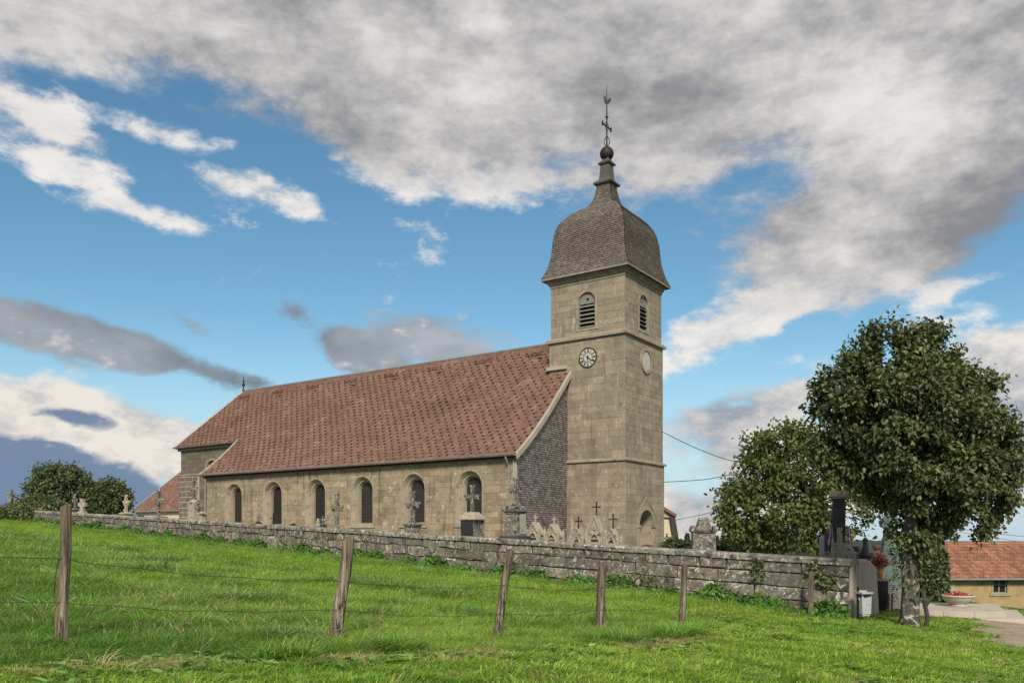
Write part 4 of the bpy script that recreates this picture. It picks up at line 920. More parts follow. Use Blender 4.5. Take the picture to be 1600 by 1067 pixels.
# stepped pedestal with dark polished front, nearest nave window
def special_graves():
    X, Y, zg = gplace(738, 30); o = thing('grave_monument', 'stone cross on stepped cap and polished black pillar, before the nave window nearest the tower', 'grave', (X, Y, zg), CROT)
    zs = zof(812, 30) - zg; zt = zof(762, 30) - zg
    b = MB(); b.cbox((0, 0, 0), .9, .8, .2); b.cbox((0, 0, .2), .6, .6, zs - .2); b.build('pillar', T['grave_grey'], o)
    b = MB(); b.box(-.27, .27, -.325, -.302, .3, zs - .05); b.build('polished_plate', T['granite_dark'], o)
    b = MB(); b.cbox((0, 0, zs), .82, .76, .05); b.cbox((0, 0, zs + .05), .72, .66, .1, taper=(.9, .9)); b.cbox((0, 0, zs + .15), .56, .5, .13, taper=(.65, .65)); b.build('stepped_cap', T['grave_pale'], o)
    ornate(zs + .27, zt - zs - .27, .52, .11).build('cross', T['grave_grey'], o)
    # tall obelisk pedestal
    Yb = 26.5; X, Y, zg = gplace(805, Yb); o = thing('grave_monument', 'tallest dark stone pedestal with flowered cornice and cross in front of the slate gable', 'grave', (X, Y, zg), CROT)
    zc = zof(797, Yb) - zg; zt = zof(750, Yb) - zg; zp = zof(838, Yb) - zg
    b = MB(); b.cbox((0, 0, 0), .95, .9, zp - .14); b.cbox((0, 0, zp - .14), .86, .82, .07); b.cbox((0, 0, zp - .07), .74, .7, .09); b.build('plinth', T['grave_dark'], o)
    b = MB(); b.cbox((0, 0, zp + .02), .56, .52, zc - zp - .1, taper=(.8, .8)); b.build('shaft', T['grave_grey'], o)
    b = MB(); b.box(.285, .295, -.17, .17, zp + .08, zc - .12); b.build('inscribed_plate', T['grave_pale'], o)
    b = MB(); b.cbox((0, 0, zc - .1), .52, .5, .06); b.cbox((0, 0, zc - .04), .64, .6, .07); r_ = random.Random(5)
    for k in range(46):
        a = r_.uniform(0, 6.28); q = r_.uniform(.05, .33); b.ball((math.cos(a) * q, math.sin(a) * q * .9, zc + .03 + (.36 - q) * r_.uniform(.2, .8)), r_.uniform(.03, .065), 6)
    b.build('flowered_cornice', T['grave_grey'], o)
    ornate(zc + .1, zt - zc - .1, .34, .09).build('cross', T['grave_grey'], o)
    # gabled stones shaped like small chapels
    def chapel(x, Yd, y_apex, y_eave, wpx, y_cross, iron, label):
        X, Y, zg = gplace(x, Yd); o = thing('gabled_headstone', label, 'headstone', (X, Y, zg), CROT, 'gabled headstones by the tower')
        w = wpx / F * Yd; d = w * (.55 if iron else .8); ze = zof(y_eave, Yd) - zg; za = zof(y_apex, Yd) - zg; zc = zof(y_cross, Yd) - zg
        b = MB(); fm = smap(-d / 2); hw = w / 2
        op = (0, hw * .55, .25, ze - hw * .72)
        b.box(-hw * 1.15, hw * 1.15, -d * .6, d * .6, 0, .2)
        core_wall(b, fm, -hw, hw, .2, ze, [op]); b.quad(fm(-hw, ze, 0), fm(hw, ze, 0), fm(0, za - .05, 0))
        b.quad((-hw, d / 2, .2), (hw, d / 2, .2), (hw, d / 2, ze), (0, d / 2, za - .05), (-hw, d / 2, ze))
        for s in (-1, 1): b.quad((s * hw, -d / 2, .2), (s * hw, d / 2, .2), (s * hw, d / 2, ze), (s * hw, -d / 2, ze))
        b.build('body', T['grave_pale'], o)
        b = MB(); n = 10; P = [(-op[1], .25)] + [(-op[1] * math.cos(math.pi * k / n), op[3] + op[1] * math.sin(math.pi * k / n)) for k in range(n + 1)] + [(op[1], .25)]
        for a, c in zip(P, P[1:]): b.quad(fm(*a, 0), fm(*c, 0), fm(*c, -.07), fm(*a, -.07))
        b.prism(P, fm, -.09, -.07); b.build('niche', T['grave_pale'], o)
        b = MB(); b.prism([(-op[1], op[3] - .03), (op[1], op[3] - .03), (op[1], op[3] + .01), (-op[1], op[3] + .01)], fm, -.06, .02)
        for k in range(14):
            a = 2 * math.pi * k / 14; a2 = 2 * math.pi * (k + 1) / 14; zc_ = ze + (za - ze) * .28; r0 = hw * .24
            b.tube([fm(r0 * math.sin(a), zc_ + r0 * math.cos(a), .012), fm(r0 * math.sin(a2), zc_ + r0 * math.cos(a2), .012)], .012, 5)
        for s in (-1, 1):
            b.tube([fm(s * op[1], op[3], .0), fm(s * op[1] * .6, op[3] + op[1] * .75, .01), fm(0, op[3] + op[1] * 1.25, .012)], .016, 5)
        b.build('tracery', T['grave_pale'], o)
        b = MB(); ov = .035
        for s in (-1, 1):
            sl_ = (za - ze) / hw; e = hw + ov; q0 = (s * e, ze - ov * sl_)
            b.add([(q0[0], -d / 2 - .04, q0[1]), (0, -d / 2 - .04, za), (0, d / 2 + .04, za), (q0[0], d / 2 + .04, q0[1]), (q0[0], -d / 2 - .04, q0[1] - .06), (0, -d / 2 - .04, za - .07), (0, d / 2 + .04, za - .07), (q0[0], d / 2 + .04, q0[1] - .06)],
                  [(0, 1, 2, 3), (4, 7, 6, 5), (0, 4, 5, 1), (3, 2, 6, 7), (0, 3, 7, 4)])
        b.build('stone_roof', T['grave_pale'], o)
        b = MB()
        for s in (-1, 1):
            for yy in (-d / 2, d / 2):
                b.cbox((s * (hw + .035), yy, .2), .075, .075, ze - .2 + .03); b.cbox((s * (hw + .035), yy, ze + .03), .075, .075, .12, taper=(.05, .05))
        b.build('pinnacles', T['grave_pale'], o)
        b = MB()
        if iron:
            cross(b, za - .03, zc - za + .03, (zc - za) * .58, .035, .68, True, .03); b.build('iron_cross', T['iron'], o)
        else:
            cross(b, za - .03, zc - za + .03, (zc - za) * .62, .055, .62, False, .05); b.build('stone_cross', T['grave_pale'], o)
    chapel(837, 28.0, 815, 831, 20, 803, False, 'pale gabled headstone with white stone cross, next to the tall dark pedestal')
    chapel(866, 27.6, 818, 834, 20, 806, False, 'pale gabled headstone with white stone cross at the right end of the slate wall')
    chapel(904, 27.0, 825, 841, 19, 808, True, 'smallest gabled headstone with black iron cross, left of the tall pointed one')
    chapel(932, 26.4, 805, 833, 23, 785, True, 'tallest pointed gabled headstone with iron cross in front of the tower')
    chapel(958, 26.0, 825, 842, 20, 804, True, 'gabled headstone with iron cross to the right of the tall pointed one')
    # square stele with scrolled top
    Yd = 24; X, Y, zg = gplace(1099, Yd); o = thing('grave_stele', 'square grey stone stele with trapezoid top and scrolled cornice right of the church', 'grave', (X, Y, zg), R(-6))
    zc = zof(832, Yd) - zg; zt = zof(809, Yd) - zg; w = 35 / F * Yd
    b = MB(); b.cbox((0, 0, 0), w, w * .7, zc); b.build('block', T['grave_grey'], o)
    b = MB(); b.cbox((0, 0, zc), w * 1.08, w * .8, .04); b.cbox((0, 0, zc + .04), w * 1.18, w * .9, .05); b.build('cornice', T['grave_grey'], o)
    b = MB(); b.cbox((0, 0, zc + .09), w * .72, w * .55, zt - zc - .12, taper=(.58, .7)); b.cbox((0, 0, zt - .03), w * .4, w * .36, .04); b.build('trapezoid_top', T['grave_grey'], o)
    b = MB()
    for s in (-1, 1):
        b.tube([(s * w * .47, -.18, zc + .15), (s * w * .47, .18, zc + .15)], .065, 10); b.tube([(s * w * .54, -.17, zc + .115), (s * w * .54, .17, zc + .115)], .04, 8)
    b.build('scrolls', T['grave_grey'], o)
    # plain crosses far left
    def latin(x, Yd, y_top, y_base, wpx, mat, label, t):
        X, Y, zg = gplace(x, Yd); o = thing('grave_cross', label, 'grave', (X, Y, zg), CROT + .3); zt = zof(y_top, Yd) - zg; zb = zof(y_base, Yd) - zg
        b = MB(); b.cbox((0, 0, 0), .7, .6, max(.2, zb - .3)); b.cbox((0, 0, max(.2, zb - .3)), .5, .42, .3, taper=(.7, .7)); b.build('base', T[mat], o)
        b = MB(); cross(b, zb - .05, zt - zb + .05, wpx / F * Yd, t, .68, False, t * .8); b.build('cross', T[mat], o)
    latin(17, 56, 765, 795, 12, 'grave_grey', 'plain stone cross standing alone at the far left end of the wall', .22)
    latin(129, 50, 779, 806, 14, 'grave_pale', 'broad plain grey cross behind the wall beside the fence post', .24)
    # stele with lichen and carved top near the chancel
    Yd = 42; X, Y, zg = gplace(303, Yd); o = thing('grave_stele', 'tall pale lichened stele with carved cross before the chancel corner', 'grave', (X, Y, zg), CROT)
    zc = zof(785, Yd) - zg; zt = zof(753, Yd) - zg
    b = MB(); b.cbox((0, 0, 0), .8, .6, .3); b.cbox((0, 0, .3), .56, .36, zc - .3, taper=(.85, .9)); b.lathe([(.24, 0), (.24, .05), (.15, .12), (.05, .16)], (0, 0, zc), 8); b.build('slab', T['grave_pale'], o)
    ornate(zc + .12, zt - zc - .12, .42, .12).build('cross', T['grave_grey'], o)
    b = MB()
    for k in range(9): b.ball((.34 + rnd.uniform(-.1, .1), rnd.uniform(-.1, .1), zc - .1 + rnd.uniform(-.25, .25)), rnd.uniform(.05, .1), 6)
    b.build('side_urn', T['grave_grey'], o)
    Yd = 40; X, Y, zg = gplace(316, Yd); o = thing('grave_post', 'small stone post with flat cap left of the nave downpipe', 'grave', (X, Y, zg), CROT); zt = zof(799, Yd) - zg
    b = MB(); b.cbox((0, 0, 0), .24, .24, zt - .12, taper=(.85, .85)); b.build('shaft', T['grave_pale'], o); b = MB(); b.cbox((0, 0, zt - .12), .42, .34, .07); b.cbox((0, 0, zt - .05), .3, .25, .05, taper=(.4, .4)); b.build('cap', T['grave_pale'], o)
    # low dark stones seen just over the coping
    def round_stone(x, Yd, y_top, wpx, mat, label, plinth=True, withcross=False):
        X, Y, zg = gplace(x, Yd); o = thing('headstone', label, 'headstone', (X, Y, zg), CROT); zt = zof(y_top, Yd) - zg; hw = wpx / F * Yd / 2
        P = [(-hw, .12)] + [(-hw * math.cos(math.pi * k / 12), zt - hw * .7 + hw * .7 * math.sin(math.pi * k / 12)) for k in range(13)] + [(hw, .12)]
        b = MB(); b.prism(P, lambda u, z, d: (u, -d, z), -.07, .07, inset=.015); b.build('slab', T[mat], o)
        b = MB(); b.box(-hw * 1.2, hw * 1.2, -.18, .18, 0, .12); b.box(-hw * 1.1, hw * 1.1, -1.9, -.2, 0, .22); b.build('grave_kerb', T[mat], o)
        if withcross: b = MB(); cross(b, zt - .02, .38, .2, .05, .62, False); b.build('cross', T['grave_grey'], o)
    round_stone(220, 46, 804, 15, 'granite_dark', 'low dark rounded headstone below the sacristy eaves')
    round_stone(404, 40, 814, 12, 'granite_dark', 'dark rounded headstone with small cross left of the second nave window', withcross=True)
    round_stone(1012, 26, 850, 36, 'granite_red', 'wide low reddish granite headstone before the church portal')
    # slanted dark slab
    def wedge(x, Yd, y_hi, y_lo, wpx, mat, label, rz=CROT):
        X, Y, zg = gplace(x, Yd); o = thing('headstone', label, 'headstone', (X, Y, zg), rz); zh = zof(y_hi, Yd) - zg; zl = zof(y_lo, Yd) - zg; hw = wpx / F * Yd / 2
        b = MB(); b.prism([(-hw, .15), (hw, .15), (hw, zh), (-hw, zl)], lambda u, z, d: (u, -d, z), -.09, .09, inset=.012); b.build('slab', T[mat], o); b = MB(); b.box(-hw * 1.1, hw * 1.1, -1.8, .25, 0, .15); b.build('tomb_base', T['granite_grey'], o)
    wedge(453, 38, 817, 824, 19, 'granite_dark', 'dark slanted granite slab between the second and third nave windows')
    wedge(595, 33.5, 828, 830, 30, 'granite_grey', 'pale grey granite slab between the two middle crosses')
    # roofed tombs, low
    def tomb(x, Yd, y_top, wpx, mat, label, rz=CROT):
        X, Y, zg = gplace(x, Yd); o = thing('tomb', label, 'tomb', (X, Y, zg), rz); zt = zof(y_top, Yd) - zg; hw = wpx / F * Yd / 2
        b = MB(); b.box(-hw * 1.05, hw * 1.05, -1.0, 1.0, 0, zt - .22); b.build('base', T['granite_grey'], o); b = MB(); b.box(-hw, hw, -.95, .95, zt - .22, zt - .13); b.prism([(-hw, zt - .13), (hw, zt - .13), (hw * .15, zt), (-hw * .15, zt)], lambda u, z, d: (u, -d, z), -.95, .95); b.build('lid', T[mat], o)
    tomb(908, 27.2, 851, 26, 'granite_grey', 'low pale roofed tomb lid in front of the small gabled headstone')
    tomb(985, 26.4, 854, 40, 'granite_grey', 'low grey tomb lid at the foot of the tower portal')
    tomb(1243, 22.2, 865, 44, 'grave_dark', 'dark tomb with flowers lying behind the wall under the reddish tree')
    # small statue pillar with potted cross
    Yd = 37; X, Y, zg = gplace(497, Yd); o = thing('grave_ornament', 'small white stone bust on a pale tomb at the third nave window from the left', 'grave', (X, Y, zg), CROT); zt = zof(810, Yd) - zg
    b = MB(); b.box(-.45, .35, -.6, .3, 0, zt - .3); b.build('tomb', T['grave_pale'], o); b = MB(); b.lathe([(.09, 0), (.07, .1), (.1, .16), (.1, .2)], (0, 0, zt - .3), 10); b.ball((0, 0, zt - .06), .07, 10); b.build('bust', T['grave_pale'], o)
    X, Y, zg = gplace(505, 36.5); o = thing('grave_ornament', 'little dark cross with flowers just right of the white bust', 'grave', (X, Y, zg), CROT); zt = zof(808, 36.5) - zg
    b = MB(); b.cbox((0, 0, 0), .22, .2, zt - .3); b.build('base', T['grave_dark'], o); b = MB(); cross(b, zt - .3, .3, .22, .06, .65, True); b.build('cross', T['grave_grey'], o)
    X, Y, zg = gplace(427, 41); o = thing('grave_cross', 'thin wrought iron cross in front of the second nave window from the left', 'grave', (X, Y, zg), CROT); zt = zof(803, 41) - zg
    b = MB(); cross(b, .2, zt - .2, .42, .035, .8, True)
    for k in range(6): a = k / 6 * 6.28; b.tube([(0, 0, zt - .45), (.25 * math.cos(a), 0, zt - .45 + .2 * math.sin(a))], .012, 4)
    b.build('iron_cross', T['iron'], o); b = MB(); b.cbox((0, 0, 0), .4, .4, .22); b.build('base', T['grave_grey'], o)
    # memorial column with flags by the gate
    Yd = 22.3; X, Y, zg = gplace(1312, Yd); o = thing('memorial_column', 'dark memorial column with square capital on cream stepped pedestal beside the large tree', 'memorial', (X, Y, zg), R(-20))
    zz = lambda y: zof(y, Yd) - zg
    b = MB(); b.cbox((0, 0, 0), .8, .7, zz(862)); b.cbox((0, 0, zz(862)), .42, .4, zz(853) - zz(862)); b.cbox((0, 0, zz(853)), .26, .25, zz(847) - zz(853)); b.cbox((0, 0, zz(847)), .14, .13, zz(824) - zz(847)); b.build('pedestal', T['grave_pale'], o)
    b = MB(); b.cbox((-.02, .30, 0), .32, .26, zz(825)); b.cbox((-.02, .30, zz(825)), .50, .40, .05)
    for k in range(5): b.box(-.17 + k * .066, -.13 + k * .066, .16, .44, zz(825) + .05, zz(778))
    b.box(-.18, .15, .18, .42, zz(825) + .05, zz(778)); b.build('column', T['grave_dark'], o)
    b = MB(); b.cbox((-.02, .30, zz(778)), .42, .36, .05); b.cbox((-.02, .30, zz(778) + .05), .5, .44, zz(766) - zz(778) - .05); b.build('capital', T['grave_pale'], o)
    def flag(x, y0, y1, lean, label):
        X, Y, zg_ = gplace(x, 22.0); f = thing('flag', label, 'flag', (X, Y, 0), 0, 'small flags round the memorial')
        z0, z1 = zof(y0, 22.0), zof(y1, 22.0); b = MB(); b.tube([(0, 0, z1 - .8), (lean, 0, z0)], .009, 6); b.build('pole', T['paint_pale'], f)
        for k, c in enumerate(('flag_blue', 'flag_white', 'flag_red')):
            b = MB(); s = 1 if lean >= 0 else -1; n = 6; P = []
            for i in range(n + 1):
                q = i / n; xo = lean * (1 - q * .2) + s * (k * .032 + .012 * math.sin(q * 9 + k)) + s * q * .05; P.append(((xo, .015 * math.sin(q * 7 + k), z0 - q * .45), (xo + s * .034, .02 * math.sin(q * 8 + k + 1), z0 - .03 * k - q * .45 - .02)))
            for a, c_ in zip(P, P[1:]): b.quad(a[0], a[1], c_[1], c_[0]); b.quad(*[(p[0], p[1] + .004, p[2]) for p in (a[0], a[1], c_[1], c_[0])])
            b.build('stripe', T[c], f)
    flag(1306, 823, 850, -.10, 'small drooping tricolour flag left of the memorial column'); flag(1318, 823, 850, .10, 'small drooping tricolour flag right of the memorial column')
    def slab(x, Yd, y_top, wpx, mat, label, d=.12, rz=R(-25), cap=None):
        X, Y, zg = gplace(x, Yd); o = thing('headstone', label, 'headstone', (X, Y, zg), rz); zt = zof(y_top, Yd) - zg; w = wpx / F * Yd
        b = MB(); b.prism([(-w / 2, .1), (w / 2, .1), (w / 2, zt - .02), (w / 2 - .03, zt), (-w / 2 + .03, zt), (-w / 2, zt - .02)], lambda u, z, e: (u, -e, z), -d / 2, d / 2, inset=.012); b.build('slab', T[mat], o); b = MB(); b.box(-w / 2 - .08, w / 2 + .08, -.2, .2, 0, .1); b.build('foot', T['granite_grey'], o)
        if cap: b = MB(); cap(b, zt); b.build('cap', T[mat], o)
    slab(1294, 22.6, 831, 11, 'grave_dark', 'narrow dark upright headstone left of the memorial column')
    slab(1286, 23.2, 840, 11, 'granite_grey', 'grey headstone half hidden behind the narrow dark one', cap=lambda b, z: b.cbox((0, 0, z - .02), .16, .1, .1, taper=(.4, .6)))
    slab(1301, 22.0, 841, 4, 'grave_pale', 'thin pale stone post just left of the memorial pedestal', .06)
    slab(1327, 22.2, 856, 10, 'grave_pale', 'low pale stone block right of the memorial pedestal', .25)
    slab(1338, 23.5, 853, 12, 'grave_grey', 'weathered block with stepped foot near the wall corner', .3)
    X, Y, zg = gplace(1352, 23.4); o = thing('grave_urn', 'dark planted urn at the end of the wall near the gate', 'urn', (X, Y, zg)); z0 = zof(876, 23.4) - zg
    b = MB(); b.lathe([(.14, -.9), (.14, z0 - .1), (.1, z0), (.2, z0 + .1), (.24, z0 + .16), (.2, z0 + .17)], (0, 0, 0), 12); b.build('vase', T['grave_dark'], o)
    b = MB(); b.lathe([(.12, z0 + .14), (.1, z0 + .3), (.06, z0 + .5), (.08, z0 + .6), (.02, z0 + .66)], (0, 0, 0), 8); b.build('ornament', T['grave_dark'], o)
special_graves()

# ------------------------------------------------------------------ foliage
def leaves_mesh(P, Nrm, Dr, size, rg, aspect=.62):
    """P leaf bases, Dr leaf directions, Nrm leaf normals -> folded pointed leaves of two quads"""
    n = len(P); s = size * rg.uniform(.65, 1.25, n)[:, None]
    Dr = Dr / np.linalg.norm(Dr, axis=1, keepdims=True); B = np.cross(Nrm, Dr); B /= np.linalg.norm(B, axis=1, keepdims=True) + 1e-9; Nn = np.cross(Dr, B)
    w = aspect * .5; fold = .16
    v = [P, P + s * (Dr * .28 + B * w + Nn * fold), P + s * (Dr * .68 + B * w * .8 + Nn * fold * .6), P + s * (Dr * 1.0 - Nn * .08), P + s * (Dr * .68 - B * w * .8 + Nn * fold * .6), P + s * (Dr * .28 - B * w + Nn * fold)]
    V = np.stack(v, 1).reshape(-1, 3); i = np.arange(n)[:, None] * 6
    return V, np.concatenate([i + [[0, 1, 2, 3]], i + [[0, 3, 4, 5]]])
def sph(rg, n):
    v = rg.normal(size=(n, 3)); return v / np.linalg.norm(v, axis=1, keepdims=True)
def crown(lobes, ncl, per, size, seed, clump=.3, droop=.35, shell=.30, gap=.0, up=.6, zmin=None, boughs=0, pull=.4):
    """leaf sprays spread through a union of lobes; returns leaf geometry and the spray centres"""
    rg = np.random.default_rng(seed); L_ = np.array(lobes, float); vol = (L_[:, 3] * L_[:, 4] + L_[:, 4] * L_[:, 5] + L_[:, 3] * L_[:, 5]); pick = rg.choice(len(L_), ncl * 3, p=vol / vol.sum())
    d = sph(rg, ncl * 3); r = 1 - np.abs(rg.normal(0, shell, ncl * 3)); r = np.clip(r, .15, 1.0)
    r *= 1 + .10 * np.sin(d[:, 0] * 7 + pick) * np.sin(d[:, 2] * 6 + d[:, 1] * 5)
    Pc = L_[pick, :3] + d * r[:, None] * L_[pick, 3:]
    keep = np.ones(len(Pc), bool)
    for l in L_:
        q = np.linalg.norm((Pc - l[:3]) / l[3:], axis=1); keep &= (q > .55) | (rg.random(len(Pc)) < .12)
    if gap > 0:
        nz = np.sin(Pc[:, 0] * 3.1 + seed) * np.sin(Pc[:, 1] * 2.7 + 1) * np.sin(Pc[:, 2] * 3.3 + 2) + .5 * np.sin(Pc[:, 0] * 6.3 + Pc[:, 2] * 5.1); keep &= nz > -1.2 + gap
    if zmin is not None: keep &= Pc[:, 2] > zmin
    Pc = Pc[keep][:ncl]; out = (d[keep][:ncl]); m_ = len(Pc)
    if boughs:                       # gather the sprays into boughs so that dark creases open between them
        B = Pc[rg.choice(m_, boughs, replace=False)]; B = B + out[:boughs] * 0
        near = np.argmin(((Pc[:, None] - B[None]) ** 2).sum(-1), 1); Pc = Pc + (B[near] - Pc) * pull
        Pc = Pc + rg.normal(0, .07, (boughs, 3))[near]
    out = out + np.array([0, 0, .25]) + rg.normal(0, .35, (m_, 3)); out /= np.linalg.norm(out, axis=1, keepdims=True)
    t = rg.uniform(-.3, 1, (m_, per)); Pb = Pc[:, None] + out[:, None] * (t * clump)[:, :, None] + rg.normal(0, clump * .28, (m_, per, 3))
    dr = out[:, None] * .6 + rg.normal(0, .75, (m_, per, 3)); dr[..., 2] -= droop
    nm = rg.normal(0, .45, (m_, per, 3)) + out[:, None] * .35; nm[..., 2] += up
    V, Fq = leaves_mesh(Pb.reshape(-1, 3), nm.reshape(-1, 3), dr.reshape(-1, 3), size, rg)
    return V, Fq, Pc, out
def twigs(mb, root, Pc, out, rg, n, r0=.035, spread=.35):
    for k in rg.choice(len(Pc), min(n, len(Pc)), replace=False):
        e = Vector(Pc[k]); s = Vector(root[rg.integers(len(root))]); mid = s.lerp(e, .5) + Vector(rg.normal(0, spread * .4, 3)) + Vector((0, 0, -.1))
        mb.tube([s, s.lerp(mid, .55) + Vector(rg.normal(0, .05, 3)), mid, mid.lerp(e, .6) + Vector(rg.normal(0, .06, 3)), e], [r0, r0 * .8, r0 * .6, r0 * .4, r0 * .15], 5)
def tree(name, label, base, trunk, lobes, ncl, per, size, lm, seed, bark='bark_dark', tr=.2, group=None, n_tw=30, **kw):
    X, Y = base; z = gz(X, Y) - .1; o = thing(name, label, 'tree', (X, Y, z), 0, group)
    lob = [(a - X, b - Y, c - z, d, e, f) for a, b, c, d, e, f in lobes]
    if 'zmin' in kw: kw['zmin'] = kw['zmin'] - z
    V, Fq, Pc, out = crown(lob, ncl, per, size, seed, **kw)
    np_mesh('crown', V, Fq, T[lm], o)
    rg = np.random.default_rng(seed + 50); b = MB()
    pts = [(p[0] - X, p[1] - Y, p[2] - z) for p in trunk]; n = len(pts)
    b.tube(pts, [tr * (1.25 if i == 0 else 1 - .55 * i / (n - 1)) for i in range(n)], 12); b.build('trunk', T[bark], o, smooth=True)
    b = MB(); twigs(b, pts[-2:] + [Vector(pts[-1]).lerp(Vector(pts[-2]), .5)], Pc, out, rg, n_tw, tr * .28); b.build('limbs', T['bark_dark'], o, smooth=True)
    return o
def big_tree():
    Y = 18.0; P = lambda x, y, dy=0: px(x, y, Y + dy); s = Y / F
    def lobe(x, y, rx, ry, dy=0, rd=None): p = P(x, y, dy); return (p.x, p.y, p.z, rx * s, (rd or rx) * s, ry * s)
    X = (1420 - 800) / F * Y; zb = gz(X, Y)
    lobes = [lobe(1425, 650, 92, 96), lobe(1342, 604, 54, 54), lobe(1312, 662, 44, 54), lobe(1395, 566, 50, 46), lobe(1452, 566, 44, 50), lobe(1500, 614, 46, 50), lobe(1533, 672, 42, 44), lobe(1558, 716, 36, 34), lobe(1532, 766, 50, 44), lobe(1480, 704, 68, 70), lobe(1345, 706, 50, 44), lobe(1398, 738, 58, 56),
             lobe(1450, 784, 56, 50), lobe(1502, 806, 40, 38), lobe(1430, 826, 32, 40), lobe(1372, 640, 60, 60, -.5), lobe(1440, 640, 60, 58, -.7), lobe(1488, 742, 54, 50, -.6), lobe(1425, 700, 50, 46, -.8), lobe(1345, 546, 20, 18), lobe(1420, 530, 24, 18), lobe(1456, 524, 16, 16), lobe(1290, 610, 16, 20), lobe(1284, 690, 14, 20), lobe(1578, 704, 18, 14), lobe(1520, 590, 14, 16), lobe(1575, 770, 16, 18),
             lobe(1400, 680, 100, 95, .9, 80), lobe(1465, 690, 95, 100, .9, 80)]
    base = (X, Y); trunk = [(X, Y, zb - .2), (X + .02, Y, zb + .25), (X + .03, Y - .02, zb + .8), (X + .0, Y, zb + 1.5), (X + .06, Y + .02, zb + 2.3), (X + .1, Y, zb + 3.3), (X + .1, Y, zb + 4.4)]
    o = tree('pollarded_tree', 'large round crowned tree with dark green leaves and pale patched trunk at the wall corner', base, trunk, lobes, 5200, 15, .108, 'leaf_main', 3, 'bark', .215, n_tw=80, clump=.25, droop=.5, shell=.22, gap=.2, up=.9, boughs=300, pull=.42)
    # leafy shoots up the trunk and a dead stub on its right side
    rg = np.random.default_rng(9); n = 420; zz = rg.uniform(.5, 2.3, n) ** 1.0; a = rg.uniform(0, 6.28, n); keep = rg.random(n) < np.clip((zz - .1) / 1.6, .12, 1); zz, a = zz[keep], a[keep]; n = len(zz)
    r = .24 + np.abs(rg.normal(0, .12, n)) * (zz / 2.3); Pb = np.stack([np.cos(a) * r, np.sin(a) * r, zz + .1], 1); dr = np.stack([np.cos(a), np.sin(a), -.6 * np.ones(n)], 1) + rg.normal(0, .5, (n, 3)); nm = np.stack([np.cos(a), np.sin(a), np.ones(n)], 1) + rg.normal(0, .3, (n, 3))
    V, Fq = leaves_mesh(Pb, nm, dr, .105, rg); np_mesh('trunk_foliage', V, Fq, T['leaf_main'], o, 'stuff')
    b = MB(); b.tube([(.33, -.05, 0), (.37, -.07, .3), (.33, -.05, .55), (.42, -.07, .75)], [.05, .05, .045, .07], 7); b.tube([(.34, -.03, .5), (.31, 0, .85), (.27, .02, 1.15)], [.045, .05, .02], 7); b.build('stub', T['bark_dark'], o)
big_tree()
